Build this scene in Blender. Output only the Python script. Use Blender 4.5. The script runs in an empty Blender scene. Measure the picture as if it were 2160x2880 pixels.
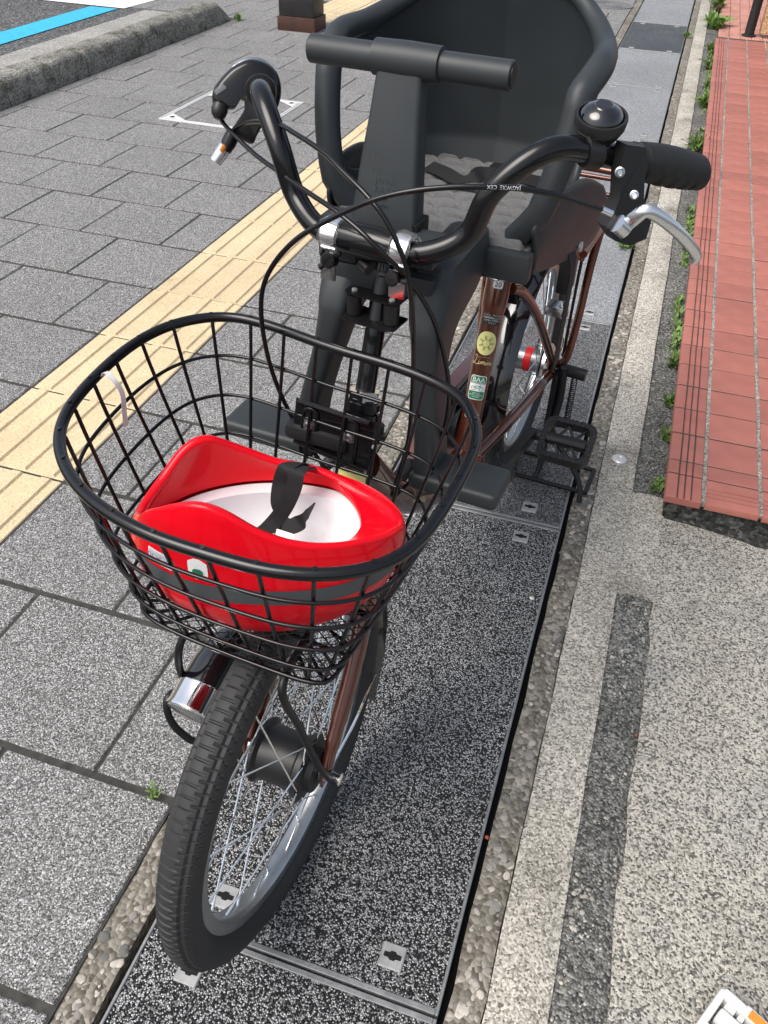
import bpy, bmesh, math, random
import numpy as np
from mathutils import Vector, Matrix
random.seed(7)
RND = random.Random(11)
sc = bpy.context.scene
col = sc.collection

# ---------------------------------------------------------------- camera
FPX, CX, CY, CAMZ = 2340.0, 1080.0, 1440.0, 1.177
def nrm(a):
    a = np.array(a, float); return a/np.linalg.norm(a)
VY = nrm((2081-CX, -505-CY, FPX)); VX = -nrm((-9000-CX, -950-CY, FPX))
VX = nrm(VX-VY*np.dot(VX, VY)); VZ = np.cross(VX, VY)
RM = np.array([VX, VY, VZ])
cam_d = bpy.data.cameras.new('camera'); cam = bpy.data.objects.new('camera', cam_d); col.objects.link(cam)
cam_d.sensor_fit = 'VERTICAL'; cam_d.sensor_height = 24.0; cam_d.sensor_width = 18.0
cam_d.lens = 24.0*FPX/2880.0; cam_d.clip_start = 0.02; cam_d.clip_end = 500
m = Matrix.Identity(4)
for i in range(3):
    m[i][0] = RM[i][0]; m[i][1] = -RM[i][1]; m[i][2] = -RM[i][2]
m[0][3], m[1][3], m[2][3] = 0, 0, CAMZ
cam.matrix_world = m
sc.camera = cam

# ---------------------------------------------------------------- sky, sun, exposure
SUN_EL, SUN_AZ = 54.0, -138.0        # azimuth measured from +Y towards +X
w = bpy.data.worlds.new('World'); sc.world = w; w.use_nodes = True
wn = w.node_tree.nodes; wl = w.node_tree.links
bg = wn['Background']; sky = wn.new('ShaderNodeTexSky'); sky.sky_type = 'NISHITA'; sky.sun_disc = False
sky.sun_elevation = math.radians(SUN_EL); sky.sun_rotation = math.radians(SUN_AZ)
sky.air_density = 1.0; sky.dust_density = 4.0; sky.ozone_density = 1.0
hsv = wn.new('ShaderNodeHueSaturation'); hsv.inputs['Saturation'].default_value = 0.62
wl.new(sky.outputs[0], hsv.inputs['Color']); wl.new(hsv.outputs[0], bg.inputs['Color']); bg.inputs['Strength'].default_value = 0.12
sd = bpy.data.lights.new('sun', 'SUN'); sd.energy = 1.5; sd.angle = math.radians(42); sd.color = (1, .965, .91)
so = bpy.data.objects.new('sun', sd); col.objects.link(so)
az, el_ = math.radians(SUN_AZ), math.radians(SUN_EL)
sdir = Vector((math.sin(az)*math.cos(el_), math.cos(az)*math.cos(el_), math.sin(el_)))
so.rotation_euler = sdir.to_track_quat('Z', 'Y').to_euler(); so.location = sdir*30
sc.view_settings.view_transform = 'Standard'; sc.view_settings.look = 'None'
sc.view_settings.exposure = 0.78; sc.view_settings.gamma = 1.0; sc.view_settings.use_curve_mapping = False
sc.cycles.use_denoising = True
sc.cycles.max_bounces = 8; sc.cycles.transparent_max_bounces = 12

# ---------------------------------------------------------------- pixel -> place
def ray(u, v): return RM @ nrm((u-CX, v-CY, FPX))
CAMP = np.array([0, 0, CAMZ])
def G(u, v, z=0.0):
    d = ray(u, v); return CAMP + d*((z-CAMZ)/d[2])
K = 2160/1659.0
BA = 0.09
BO = np.array([-.279, .542, 0.0])
ES = np.array([math.sin(BA), math.cos(BA), 0]); EL = np.array([math.cos(BA), -math.sin(BA), 0])
def _b(p):
    p = p-BO; return (float(p@EL), float(p@ES), float(p[2]))      # bicycle coordinates: lateral, rearward, up
def bs(x, y, s):
    d = ray(x*K, y*K); p0 = BO+ES*s; return _b(CAMP+d*(np.dot(p0-CAMP, ES)/np.dot(d, ES)))
def bl(x, y, l):
    d = ray(x*K, y*K); p0 = BO+EL*l; return _b(CAMP+d*(np.dot(p0-CAMP, EL)/np.dot(d, EL)))
def bz(x, y, z): return _b(G(x*K, y*K, z))

# ---------------------------------------------------------------- materials
MATS = {}
def mat(name, c, rough=.5, metal=0.0, coat=0.0, spec=.5, trans=0.0, alpha=1.0, rnd=0.0, noise=None, bump=None, ior=1.45, sheen=0.0):
    m = bpy.data.materials.new(name); m.use_nodes = True; nt = m.node_tree; b = nt.nodes['Principled BSDF']
    N, L = nt.nodes, nt.links
    b.inputs['Base Color'].default_value = (*c, 1); b.inputs['Roughness'].default_value = rough
    b.inputs['Metallic'].default_value = metal; b.inputs['Coat Weight'].default_value = coat
    b.inputs['Coat Roughness'].default_value = .04
    b.inputs['Specular IOR Level'].default_value = spec; b.inputs['Transmission Weight'].default_value = trans
    b.inputs['Alpha'].default_value = alpha; b.inputs['IOR'].default_value = ior
    if sheen: b.inputs['Sheen Weight'].default_value = sheen
    out = None
    tc = N.new('ShaderNodeTexCoord')
    if noise:                                   # (scale, amount): mottled colour
        n = N.new('ShaderNodeTexNoise'); n.inputs['Scale'].default_value = noise[0]; n.inputs['Detail'].default_value = 5
        L.new(tc.outputs['Object'], n.inputs['Vector'])
        r = N.new('ShaderNodeMapRange'); r.inputs[1].default_value = .3; r.inputs[2].default_value = .7
        r.inputs[3].default_value = 1-noise[1]; r.inputs[4].default_value = 1+noise[1]
        L.new(n.outputs[0], r.inputs[0])
        h = N.new('ShaderNodeMix'); h.data_type = 'RGBA'; h.blend_type = 'MULTIPLY'; h.inputs[0].default_value = 1
        h.inputs[6].default_value = (*c, 1); L.new(r.outputs[0], h.inputs[7]); out = h.outputs[2]
        rr = N.new('ShaderNodeMapRange'); rr.inputs[3].default_value = max(0, rough-.08); rr.inputs[4].default_value = min(1, rough+.1)
        L.new(n.outputs[0], rr.inputs[0]); L.new(rr.outputs[0], b.inputs['Roughness'])
    if rnd:
        oi = N.new('ShaderNodeObjectInfo'); r = N.new('ShaderNodeMapRange')
        r.inputs[3].default_value = 1-rnd; r.inputs[4].default_value = 1+rnd*.6; L.new(oi.outputs['Random'], r.inputs[0])
        h = N.new('ShaderNodeMix'); h.data_type = 'RGBA'; h.blend_type = 'MULTIPLY'; h.inputs[0].default_value = 1
        if out: L.new(out, h.inputs[6])
        else: h.inputs[6].default_value = (*c, 1)
        L.new(r.outputs[0], h.inputs[7]); out = h.outputs[2]
    if out: L.new(out, b.inputs['Base Color'])
    if bump:                                    # (scale, strength, distance)
        n = N.new('ShaderNodeTexNoise'); n.inputs['Scale'].default_value = bump[0]; n.inputs['Detail'].default_value = 3
        L.new(tc.outputs['Object'], n.inputs['Vector'])
        bp = N.new('ShaderNodeBump'); bp.inputs['Strength'].default_value = bump[1]; bp.inputs['Distance'].default_value = bump[2]
        L.new(n.outputs[0], bp.inputs['Height']); L.new(bp.outputs[0], b.inputs['Normal'])
    MATS[name] = m; return m

def grain(name, stops, scale, rough=.8, bump=.3, dist=.002, big=(3.0, .12), tint=None, rnd=0.0, stain_shade=None, edge=0.0, spec=.3, fine=0.0):
    """mineral surface: every grain is a small cell with its own value; slow mottling, stains and painted shade on top"""
    m = bpy.data.materials.new(name); m.use_nodes = True; nt = m.node_tree; N, L = nt.nodes, nt.links; b = N['Principled BSDF']
    g = N.new('ShaderNodeNewGeometry')
    wp = N.new('ShaderNodeTexNoise'); wp.inputs['Scale'].default_value = scale*.6; wp.inputs['Detail'].default_value = 2
    L.new(g.outputs['Position'], wp.inputs['Vector'])
    wm = N.new('ShaderNodeVectorMath'); wm.operation = 'SCALE'; wm.inputs['Scale'].default_value = .35/scale; L.new(wp.outputs['Color'], wm.inputs[0])
    wa = N.new('ShaderNodeVectorMath'); L.new(g.outputs['Position'], wa.inputs[0]); L.new(wm.outputs[0], wa.inputs[1])
    v = N.new('ShaderNodeTexVoronoi'); v.inputs['Scale'].default_value = scale; L.new(wa.outputs[0], v.inputs['Vector'])
    sp = N.new('ShaderNodeSeparateColor'); L.new(v.outputs['Color'], sp.inputs[0])
    cr = N.new('ShaderNodeValToRGB'); L.new(sp.outputs[0], cr.inputs[0])
    e = cr.color_ramp.elements
    while len(e) < len(stops): e.new(.5)
    for k, (p, c) in enumerate(stops): e[k].position = p; e[k].color = (*c, 1)
    out = cr.outputs[0]
    def mul(a, fac):
        h = N.new('ShaderNodeMix'); h.data_type = 'RGBA'; h.blend_type = 'MULTIPLY'; h.inputs[0].default_value = 1
        L.new(a, h.inputs[6]); L.new(fac, h.inputs[7]); return h.outputs[2]
    if edge:                                    # dark binder between the grains
        r = N.new('ShaderNodeMapRange'); r.inputs[1].default_value = .25; r.inputs[2].default_value = .62
        r.inputs[3].default_value = 1; r.inputs[4].default_value = 1-edge; L.new(v.outputs['Distance'], r.inputs[0]); out = mul(out, r.outputs[0])
    n = N.new('ShaderNodeTexNoise'); n.inputs['Scale'].default_value = big[0]; n.inputs['Detail'].default_value = 6; n.inputs['Roughness'].default_value = .65
    L.new(g.outputs['Position'], n.inputs['Vector'])
    r = N.new('ShaderNodeMapRange'); r.inputs[1].default_value = .32; r.inputs[2].default_value = .68
    r.inputs[3].default_value = 1-big[1]; r.inputs[4].default_value = 1+big[1]; L.new(n.outputs[0], r.inputs[0]); out = mul(out, r.outputs[0])
    if rnd:
        oi = N.new('ShaderNodeObjectInfo'); r = N.new('ShaderNodeMapRange')
        r.inputs[3].default_value = 1-rnd; r.inputs[4].default_value = 1+rnd*.6; L.new(oi.outputs['Random'], r.inputs[0]); out = mul(out, r.outputs[0])
    if stain_shade:                                   # (scale, threshold, colour): blotches with a shape of their own
        s = N.new('ShaderNodeTexNoise'); s.inputs['Scale'].default_value = stain_shade[0]; s.inputs['Detail'].default_value = 8; s.inputs['Roughness'].default_value = .6
        L.new(g.outputs['Position'], s.inputs['Vector'])
        r = N.new('ShaderNodeMapRange'); r.inputs[1].default_value = stain_shade[1]; r.inputs[2].default_value = stain_shade[1]+.14; L.new(s.outputs[0], r.inputs[0])
        h = N.new('ShaderNodeMix'); h.data_type = 'RGBA'; h.blend_type = 'MULTIPLY'; h.inputs[7].default_value = (*stain_shade[2], 1)
        L.new(r.outputs[0], h.inputs[0]); L.new(out, h.inputs[6]); out = h.outputs[2]
    L.new(out, b.inputs['Base Color']); b.inputs['Roughness'].default_value = rough; b.inputs['Specular IOR Level'].default_value = spec
    bp = N.new('ShaderNodeBump'); bp.inputs['Strength'].default_value = bump; bp.inputs['Distance'].default_value = dist; bp.invert = True
    L.new(v.outputs['Distance'], bp.inputs['Height']); L.new(bp.outputs[0], b.inputs['Normal'])
    MATS[name] = m; return m

def g3(v, r=1.0, b=1.0): return (v*r, v, v*b)
grain('paver', [(p, tuple(v*0.760 for v in c)) for p, c in [(0, g3(.05)), (.25, g3(.12, 1.02, .98)), (.5, g3(.22, 1.02, .97)), (.78, g3(.36, 1.02, .96)), (1, g3(.75))]], 520, rough=.85, bump=.5, dist=.0016, big=(2.2, .08), rnd=.045, stain_shade=(5, .66, (.62, .62, .62)))
grain('bedding', [(p, tuple(v*0.700 for v in c)) for p, c in [(0, (.06, .057, .05)), (1, (.15, .142, .12))]], 200, rough=.95, big=(3, .3))
grain('cover_fill', [(0, g3(.006)), (.46, g3(.014)), (.52, g3(.34)), (.85, g3(.60, 1, 1.0)), (1, g3(.85))], 430, rough=.55, bump=.9, dist=.003, edge=.78, big=(2.0, .2), spec=.45, stain_shade=(3.5, .6, (.6, .6, .62)))
grain('cover_fill_half_sheen', [(0, g3(.015)), (.33, g3(.04)), (.45, g3(.24)), (.85, g3(.42, .98, 1.02)), (1, g3(.65))], 440, rough=.5, bump=.8, dist=.003, edge=.75, big=(2.0, .18), spec=.45)  # same fill, partly lightened: some glancing sky sheen painted into the colour
grain('cover_fill_sheen', [(0, g3(.09)), (.3, g3(.19)), (.6, g3(.29, .97, 1.03)), (1, g3(.55, .97, 1.03))], 440, rough=.5, bump=.4, dist=.002, edge=.25, big=(1.5, .12), spec=.45)  # same fill again, lightened to paint the sky sheen seen at low angles
grain('cover_fill_damp', [(0, g3(.012)), (.5, g3(.03)), (.7, g3(.12)), (1, g3(.3))], 240, rough=.35, bump=.7, dist=.002, edge=.7, big=(3, .3), stain_shade=(6, .52, (.35, .35, .37)))
grain('concrete_edge', [(p, tuple(v*0.720 for v in c)) for p, c in [(0, (.13, .115, .09)), (.5, (.27, .245, .20)), (.85, (.36, .33, .28)), (1, (.5, .46, .39))]], 150, rough=.9, bump=.7, dist=.004, big=(4, .25), stain_shade=(7, .6, (.55, .52, .48)))
grain('concrete_pale', [(p, tuple(v*0.900 for v in c)) for p, c in [(0, (.14, .13, .11)), (.25, (.30, .28, .24)), (.6, (.47, .44, .375)), (1, (.68, .64, .56))]], 330, rough=.9, bump=.5, dist=.002, big=(3.5, .22), stain_shade=(4.5, .55, (.58, .575, .57)))
grain('concrete_slab', [(p, tuple(v*0.860 for v in c)) for p, c in [(0, (.08, .078, .07)), (.22, (.19, .182, .165)), (.45, (.42, .395, .34)), (1, (.66, .62, .54))]], 330, rough=.92, bump=.6, dist=.003, big=(2.6, .25), stain_shade=(2.6, .47, (.60, .63, .67)))  # cool blotches paint dappled shade into the warm slab colour
grain('gutter', [(0, g3(.05)), (.35, (.12, .118, .108)), (.75, (.22, .217, .198)), (1, (.38, .37, .345))], 260, rough=.95, bump=.8, dist=.004, edge=.25, big=(5, .25), stain_shade=(6, .55, (.62, .63, .62)))
grain('road', [(p, tuple(v*0.850 for v in c)) for p, c in [(0, g3(.05)), (.5, g3(.13)), (.85, g3(.24)), (1, g3(.45))]], 120, rough=.9, bump=.6, dist=.004, edge=.4, big=(1.2, .12))
grain('kerb_concrete', [(p, tuple(v*0.800 for v in c)) for p, c in [(0, (.10, .095, .08)), (.5, (.27, .26, .23)), (1, (.42, .41, .37))]], 160, rough=.92, bump=.6, dist=.004, big=(5, .3), rnd=.06, stain_shade=(9, .5, (.45, .45, .40)))
grain('apron_concrete', [(p, tuple(v*0.800 for v in c)) for p, c in [(0, (.22, .21, .19)), (.5, (.38, .37, .34)), (1, (.52, .51, .48))]], 160, rough=.9, bump=.4, dist=.003, big=(3, .15))
grain('tactile_yellow', [(0, (.40, .30, .17)), (.12, (.56, .445, .27)), (.8, (.63, .51, .325)), (1, (.72, .61, .42))], 420, rough=.8, bump=.3, dist=.0012, big=(4, .10), rnd=.05, stain_shade=(9, .66, (.72, .66, .6)))
grain('grout', [(0, (.12, .115, .10)), (.5, (.25, .24, .21)), (1, (.42, .40, .35))], 260, rough=.95, bump=.6, dist=.002, big=(6, .3), stain_shade=(5, .52, (.45, .46, .46)))
grain('step_core', [(0, (.02, .02, .019)), (.6, (.05, .05, .045)), (1, (.12, .12, .11))], 120, rough=.9, bump=.8, dist=.004, big=(9, .5))
grain('pink_brick', [(0, (.30, .12, .095)), (.5, (.48, .22, .17)), (1, (.62, .36, .29))], 300, rough=.85, bump=.3, dist=.001, big=(6, .15), rnd=.12)
grain('tan_stone', [(0, (.30, .17, .08)), (.5, (.52, .33, .18)), (1, (.68, .48, .30))], 120, rough=.9, bump=.5, dist=.003, big=(7, .2), rnd=.15)
grain('pebble', [(0, (.12, .12, .11)), (.5, (.28, .26, .23)), (1, (.5, .46, .4))], 26, rough=.8, bump=.1, dist=.001, big=(60, .2))
mat('red_tile', (.36, .130, .100), rough=.48, spec=.45, rnd=.14, noise=(14, .12), bump=(240, .05, .0008))
mat('blue_paint', (.035, .40, .62), rough=.75, noise=(25, .12), bump=(300, .4, .002))
mat('white_paint', (.74, .74, .72), rough=.75, noise=(25, .08), bump=(300, .4, .002))
mat('galvanised', (.28, .285, .285), rough=.5, metal=.6, noise=(60, .2))
mat('plate_grey', (.36, .36, .35), rough=.5, metal=.35, noise=(50, .18))
mat('slot_black', (.006, .006, .006), rough=.9)
mat('joint_dark', (.055, .05, .045), rough=.95)
mat('joint_sand', (.045, .043, .038), rough=.95, noise=(60, .4))
mat('gap_black', (.008, .008, .008), rough=1.0)
mat('post_dark', (.018, .016, .016), rough=.5, noise=(9, .4), bump=(80, .1, .002))
mat('post_brown', (.055, .022, .015), rough=.55, noise=(12, .35))
mat('green_band', (.01, .28, .12), rough=.4)
mat('leaf', (.13, .22, .05), rough=.55, rnd=.3, noise=(30, .3))
mat('leaf_dark', (.10, .18, .035), rough=.6, rnd=.3, noise=(30, .3))
mat('dead_leaf', (.10, .055, .03), rough=.8, noise=(40, .4))
mat('lid_steel', (.62, .62, .61), rough=.5, noise=(40, .1))
mat('steel_disc', (.72, .70, .66), rough=.35, metal=.6)
mat('cast_iron', (.20, .20, .195), rough=.55, metal=.3, noise=(30, .2))

# ---------------------------------------------------------------- mesh helpers
def frames(pts, closed=False):
    P = [Vector(p) for p in pts]; n = len(P); T = []
    for i in range(n):
        a = P[(i-1) % n] if (closed or i > 0) else P[i]; b = P[(i+1) % n] if (closed or i < n-1) else P[i]
        t = (b-a); T.append(t.normalized() if t.length > 1e-9 else Vector((0, 0, 1)))
    u = Vector((0, 0, 1)) if abs(T[0].z) < .9 else Vector((1, 0, 0))
    u = (u-T[0]*u.dot(T[0])).normalized(); U = [u]
    for i in range(1, n):
        q = T[i-1].rotation_difference(T[i]); u = q @ u; u = (u-T[i]*u.dot(T[i])).normalized(); U.append(u)
    if closed:                                   # spread the leftover twist
        q = T[-1].rotation_difference(T[0]); e = q @ U[-1]; ang = math.atan2(e.cross(U[0]).dot(T[0]), e.dot(U[0]))
        for i in range(n): U[i] = Matrix.Rotation(ang*i/n, 3, T[i]) @ U[i]
    return P, T, U
def spline(c, n=8, closed=False):
    c = [Vector(p) for p in c]; N = len(c); out = []
    rng = range(N if closed else N-1)
    for i in rng:
        p1, p2 = c[i], c[(i+1) % N]
        p0 = c[(i-1) % N] if (closed or i > 0) else p1*2-p2
        p3 = c[(i+2) % N] if (closed or i < N-2) else p2*2-p1
        for k in range(n):
            t = k/n
            out.append(.5*((2*p1)+(p2-p0)*t+(2*p0-5*p1+4*p2-p3)*t*t+(3*p1-p0-3*p2+p3)*t**3))
    if not closed: out.append(c[-1])
    return out
class MB:
    def __init__(s): s.v = []; s.f = []
    def add(s, vs, fs):
        o = len(s.v); s.v += [tuple(p) for p in vs]; s.f += [tuple(i+o for i in f) for f in fs]; return s
    def box(s, lo, hi, bev=0.0, seg=2, xf=None):
        bm = bmesh.new(); bmesh.ops.create_cube(bm, size=1)
        for v in bm.verts: v.co = Vector([lo[i]+(v.co[i]+.5)*(hi[i]-lo[i]) for i in range(3)])
        if bev: bmesh.ops.bevel(bm, geom=bm.edges[:], offset=bev, segments=seg, profile=.6, affect='EDGES')
        bm.verts.index_update()
        vs = [(xf(v.co) if xf else v.co.copy()) for v in bm.verts]
        s.add(vs, [[v.index for v in f.verts] for f in bm.faces]); bm.free(); return s
    def tube(s, pts, r, n=10, closed=False, caps=True, flat=None):
        P, T, U = frames(pts, closed); m = len(P); R = r if hasattr(r, '__len__') else [r]*m
        vs = []; fs = []
        for i in range(m):
            B = T[i].cross(U[i])
            for k in range(n):
                a = 2*math.pi*k/n; vs.append(P[i]+(U[i]*math.cos(a)+B*math.sin(a)*(flat or 1))*R[i])
        for i in range(m if closed else m-1):
            j = (i+1) % m
            for k in range(n):
                k2 = (k+1) % n; fs.append((i*n+k, i*n+k2, j*n+k2, j*n+k))
        if caps and not closed:
            fs.append(tuple(range(n-1, -1, -1))); fs.append(tuple((m-1)*n+k for k in range(n)))
        return s.add(vs, fs)
    def lathe(s, prof, p0, axis, n=24, closed=False):
        """prof: (distance along axis, radius)"""
        A = Vector(axis).normalized(); U = A.orthogonal().normalized(); B = A.cross(U); p0 = Vector(p0); vs = []; fs = []; m = len(prof)
        for d, r in prof:
            for k in range(n):
                a = 2*math.pi*k/n; vs.append(p0+A*d+(U*math.cos(a)+B*math.sin(a))*r)
        for i in range(m if closed else m-1):
            j = (i+1) % m
            for k in range(n):
                k2 = (k+1) % n; fs.append((i*n+k, i*n+k2, j*n+k2, j*n+k))
        if not closed:
            if prof[0][1] > 1e-6: fs.append(tuple(range(n-1, -1, -1)))
            if prof[-1][1] > 1e-6: fs.append(tuple((m-1)*n+k for k in range(n)))
        return s.add(vs, fs)
    def grid(s, rows, closed_u=False, closed_v=False):
        m, n = len(rows), len(rows[0]); fs = []
        for i in range(m if closed_v else m-1):
            for k in range(n if closed_u else n-1):
                i2, k2 = (i+1) % m, (k+1) % n; fs.append((i*n+k, i*n+k2, i2*n+k2, i2*n+k))
        return s.add([p for r in rows for p in r], fs)
    def loft(s, secs, caps=True):
        n = len(secs[0]); s.grid(secs, closed_u=True); o = len(s.v)-n*len(secs)
        if caps: s.f.append(tuple(o+k for k in range(n-1, -1, -1))); s.f.append(tuple(o+n*(len(secs)-1)+k for k in range(n)))
        return s
    def prism(s, poly, fn, depth):
        """poly 2d, fn(x, y, d) -> point; d = 0 and depth"""
        n = len(poly); vs = [fn(x, y, 0) for x, y in poly]+[fn(x, y, depth) for x, y in poly]
        fs = [tuple(range(n-1, -1, -1)), tuple(range(n, 2*n))]+[(i, (i+1) % n, n+(i+1) % n, n+i) for i in range(n)]
        return s.add(vs, fs)
    def mesh(s, name, smooth=40):
        me = bpy.data.meshes.new(name); me.from_pydata([tuple(p) for p in s.v], [], s.f)
        bm = bmesh.new(); bm.from_mesh(me); bmesh.ops.recalc_face_normals(bm, faces=bm.faces[:]); bm.to_mesh(me); bm.free()
        if smooth:
            me.polygons.foreach_set('use_smooth', [True]*len(me.polygons)); me.set_sharp_from_angle(angle=math.radians(smooth))
        me.update(); return me
    def build(s, name, material, parent=None, smooth=40, loc=None, **kw):
        return mk(name, s.mesh(name, smooth), material, parent, loc, **kw)
def mk(name, me, material=None, parent=None, loc=None, label=None, category=None, group=None, kind=None, rz=None):
    o = bpy.data.objects.new(name, me); col.objects.link(o)
    if me is not None and material is not None and not me.materials: me.materials.append(MATS[material])
    if parent is not None: o.parent = parent
    if loc is not None: o.location = loc
    if rz is not None: o.rotation_euler = (0, 0, rz)
    for k, v in (('label', label), ('category', category), ('group', group), ('kind', kind)):
        if v: o[k] = v
    return o
def sheet(name, x0, x1, y0, y1, z, material, **kw):
    return MB().add([(x0, y0, z), (x1, y0, z), (x1, y1, z), (x0, y1, z)], [(0, 1, 2, 3)]).build(name, material, smooth=None, **kw)
def slab(name, x0, x1, y0, y1, z0, z1, material, bev=.003, parent=None, **kw):
    return MB().box((x0, y0, z0), (x1, y1, z1), bev).build(name, material, parent, **kw)
def rough_slab(name, x0, x1, y0, y1, z0, z1, material, amp=.003, step=.05, wav=.004, **kw):
    """slab whose top and long edges are a little uneven"""
    nx = max(2, int((x1-x0)/.02)); ny = max(2, int((y1-y0)/step)); rows = []
    from mathutils import noise as NZ
    for j in range(ny+1):
        y = y0+(y1-y0)*j/ny; r = []
        for i in range(nx+1):
            x = x0+(x1-x0)*i/nx
            dx = NZ.noise((x*3, y*14, 1.3))*wav if i in (0, nx) else 0
            r.append((x+dx, y, z1+NZ.noise((x*25, y*25, 4.1))*amp-(0.004 if i in (0, nx) else 0)))
        rows.append([(r[0][0], y, z0)]+r+[(r[-1][0], y, z0)])
    b = MB().grid(rows); n = nx+3
    b.f.append(tuple(range(n-1, -1, -1))); b.f.append(tuple(ny*n+k for k in range(n)))
    return b.build(name, material, smooth=50, **kw)

# ================================================================ THE SETTING
sheet('ground', -60, 60, -30, 90, -.075, 'road', kind='structure')
mk_road = sheet('road', -30, -3.30, -20, 70, -.002, 'road', kind='structure')
ROW0, ROWP = 1.49, .3085
# --- pavement: bedding with every paver on it
pavement = MB().box((-3.12, -1.0, -.07), (-.487, 6.25, -.0030)).box((-4.6, 6.25, -.07), (-.487, 12.5, -.0030)).build('pavement', 'joint_sand', smooth=None, kind='structure')
gap = .0034
PM = {}
def paver_mesh(wx, wy):
    k = (round(wx, 3), round(wy, 3))
    if k not in PM:
        PM[k] = MB().box((-wx/2, -wy/2, -.05), (wx/2, wy/2, 0), .0022, 1).mesh('paver', 30); PM[k].materials.append(MATS['paver'])
    return PM[k]
def paver(x0, x1, y0, y1):
    o = mk('paver', paver_mesh(x1-x0-2*gap, y1-y0-3.6*gap), None, pavement, ((x0+x1)/2+RND.uniform(-.001, .001), (y0+y1)/2, RND.uniform(-.0008, .0010)))
    o.rotation_euler = (RND.uniform(-.003, .003), RND.uniform(-.003, .003), RND.uniform(-.004, .004)); return o
npav = 0
UF = (-2.325, -1.803, 3.72, 4.275)       # utility cover frame set into the pavers
for k in range(-5, 27):
    y0 = ROW0+ROWP*k; y1 = y0+ROWP
    if y0 > 9.2: break
    odd = (k % 2 != 0)
    xs = [-1.415]
    x = -1.415-(.318 if not odd else .159)
    lim = -3.07 if y0 < 6.1 else -4.5
    while x > lim: xs.append(x); x -= .318
    xs.append(lim)
    for a, b in zip(xs[:-1], xs[1:]):
        if a-b < .03: continue
        if y0 < 1.0: continue
        cx_, cy_ = (a+b)/2, (y0+y1)/2
        if y0 > 5.8 and -2.70 < cx_ < -2.33 and y0 < 6.1 and False: continue
        if y0 > 6.25 and cx_ > -2.75: continue
        paver(b, a, y0, y1); npav += 1
    xr = [-1.108, -.949, -.631, -.487] if odd else [-1.108, -.79, -.487]
    if y0 > 7.6 and False: continue
    for a, b in zip(xr[:-1], xr[1:]): paver(a, b, y0, y1); npav += 1
# --- tactile guide strip
def tactile_mesh():
    b = MB().box((-.1515, -.152, -.05), (.1515, .152, 0), .003, 1)
    for i in range(4):
        x = -.1125+.075*i
        n = 8; prof = [(-.0150, 0), (-.0110, .0052), (.0110, .0052), (.0150, 0)]
        b.add([(x+px, -.1495 if pz == 0 else -.147, pz) for px, pz in prof]+[(x+px, .1495 if pz == 0 else .147, pz) for px, pz in prof],
              [(0, 1, 5, 4), (1, 2, 6, 5), (2, 3, 7, 6), (0, 3, 2, 1), (4, 5, 6, 7)])
    me = b.mesh('tactile_tile', 30); me.materials.append(MATS['tactile_yellow']); return me
TM = tactile_mesh()
strip = MB().box((-1.412, .5, -.07), (-1.11, 9.4, -.0026)).build('tactile_path', 'joint_sand', smooth=None, kind='structure')
for k in range(-3, 25):
    y = ROW0+ROWP*(k+.5)
    mk('tactile_tile', TM, None, strip, (-1.2615+RND.uniform(-.001, .001), y, RND.uniform(-.001, .0015)), rz=RND.uniform(-.003, .003))
# raised-dot warning tiles behind the post
def dot_mesh():
    b = MB().box((-.150, -.150, -.05), (.150, .150, 0), .003, 1)
    for i in range(5):
        for j in range(5):
            b.lathe([(0, .0165), (.0035, .012), (.0045, .008)], (-.12+.06*i, -.12+.06*j, 0), (0, 0, 1), 8)
    me = b.mesh('warning_tile', 30); me.materials.append(MATS['tactile_yellow']); return me
DM = dot_mesh()
warn = MB().box((-2.74, 6.26, -.07), (-1.43, 8.5, -.0118)).build('warning_path', 'bedding', smooth=None, kind='structure')
for i in range(4):
    for j in range(7):
        mk('warning_tile', DM, None, warn, (-2.58+.306*i, 6.42+.306*j, RND.uniform(0, .002)))
# --- kerb: blocks above the pavement, apron towards the road
kerb = rough_slab('kerb', -3.78, -3.24, 1.0, 6.05, -.07, .004, 'apron_concrete', step=.1, kind='structure')
prof = [(-3.075, -.06), (-3.082, .06), (-3.092, .098), (-3.103, .113), (-3.122, .12), (-3.235, .118), (-3.26, .105), (-3.268, -.06)]
from mathutils import noise as NZ
ky = [1.2, 1.8, 2.42, 3.02, 3.62, 4.29, 4.93, 5.50, 6.02]
for a, b_ in zip(ky[:-1], ky[1:]):
    last = b_ > 6.0; rows = []; n = 26
    for j in range(n+1):
        t = j/n; y = a+.004+(b_-a-.008)*t; endr = min(t, 1-t)*n
        r = []
        for q, (px, pz) in enumerate(prof):
            d = NZ.noise((y*16, q*2.3, a))*.006+NZ.noise((y*45, q*5.1, a))*.003 if 0 < q < 7 else 0
            zz = pz
            if last and t > .78: zz = pz if pz < 0 else pz*(1-(t-.78)/.22*.72)
            if endr < 1.2 and q in (2, 3, 4, 5): zz -= .006*(1.2-endr)
            r.append((px+d, y, zz+(d*.6 if 1 < q < 6 else 0)))
        rows.append(r)
    MB().loft(rows).build('kerb_stone', 'kerb_concrete', kerb, smooth=50)
# --- road paint
MB().add([(x, y, .003) for x, y in ((-3.95, 2.6), (-3.965, 6.0), (-4.185, 5.98), (-4.17, 2.6))], [(0, 1, 2, 3)]).build('blue_line', 'blue_paint', smooth=None, kind='structure')
MB().add([(x, y, .003) for x, y in ((-3.93, 6.03), (-3.90, 6.5), (-7.5, 6.5), (-7.5, 6.03))], [(0, 1, 2, 3)]).build('stop_line', 'white_paint', smooth=None, kind='structure')
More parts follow.
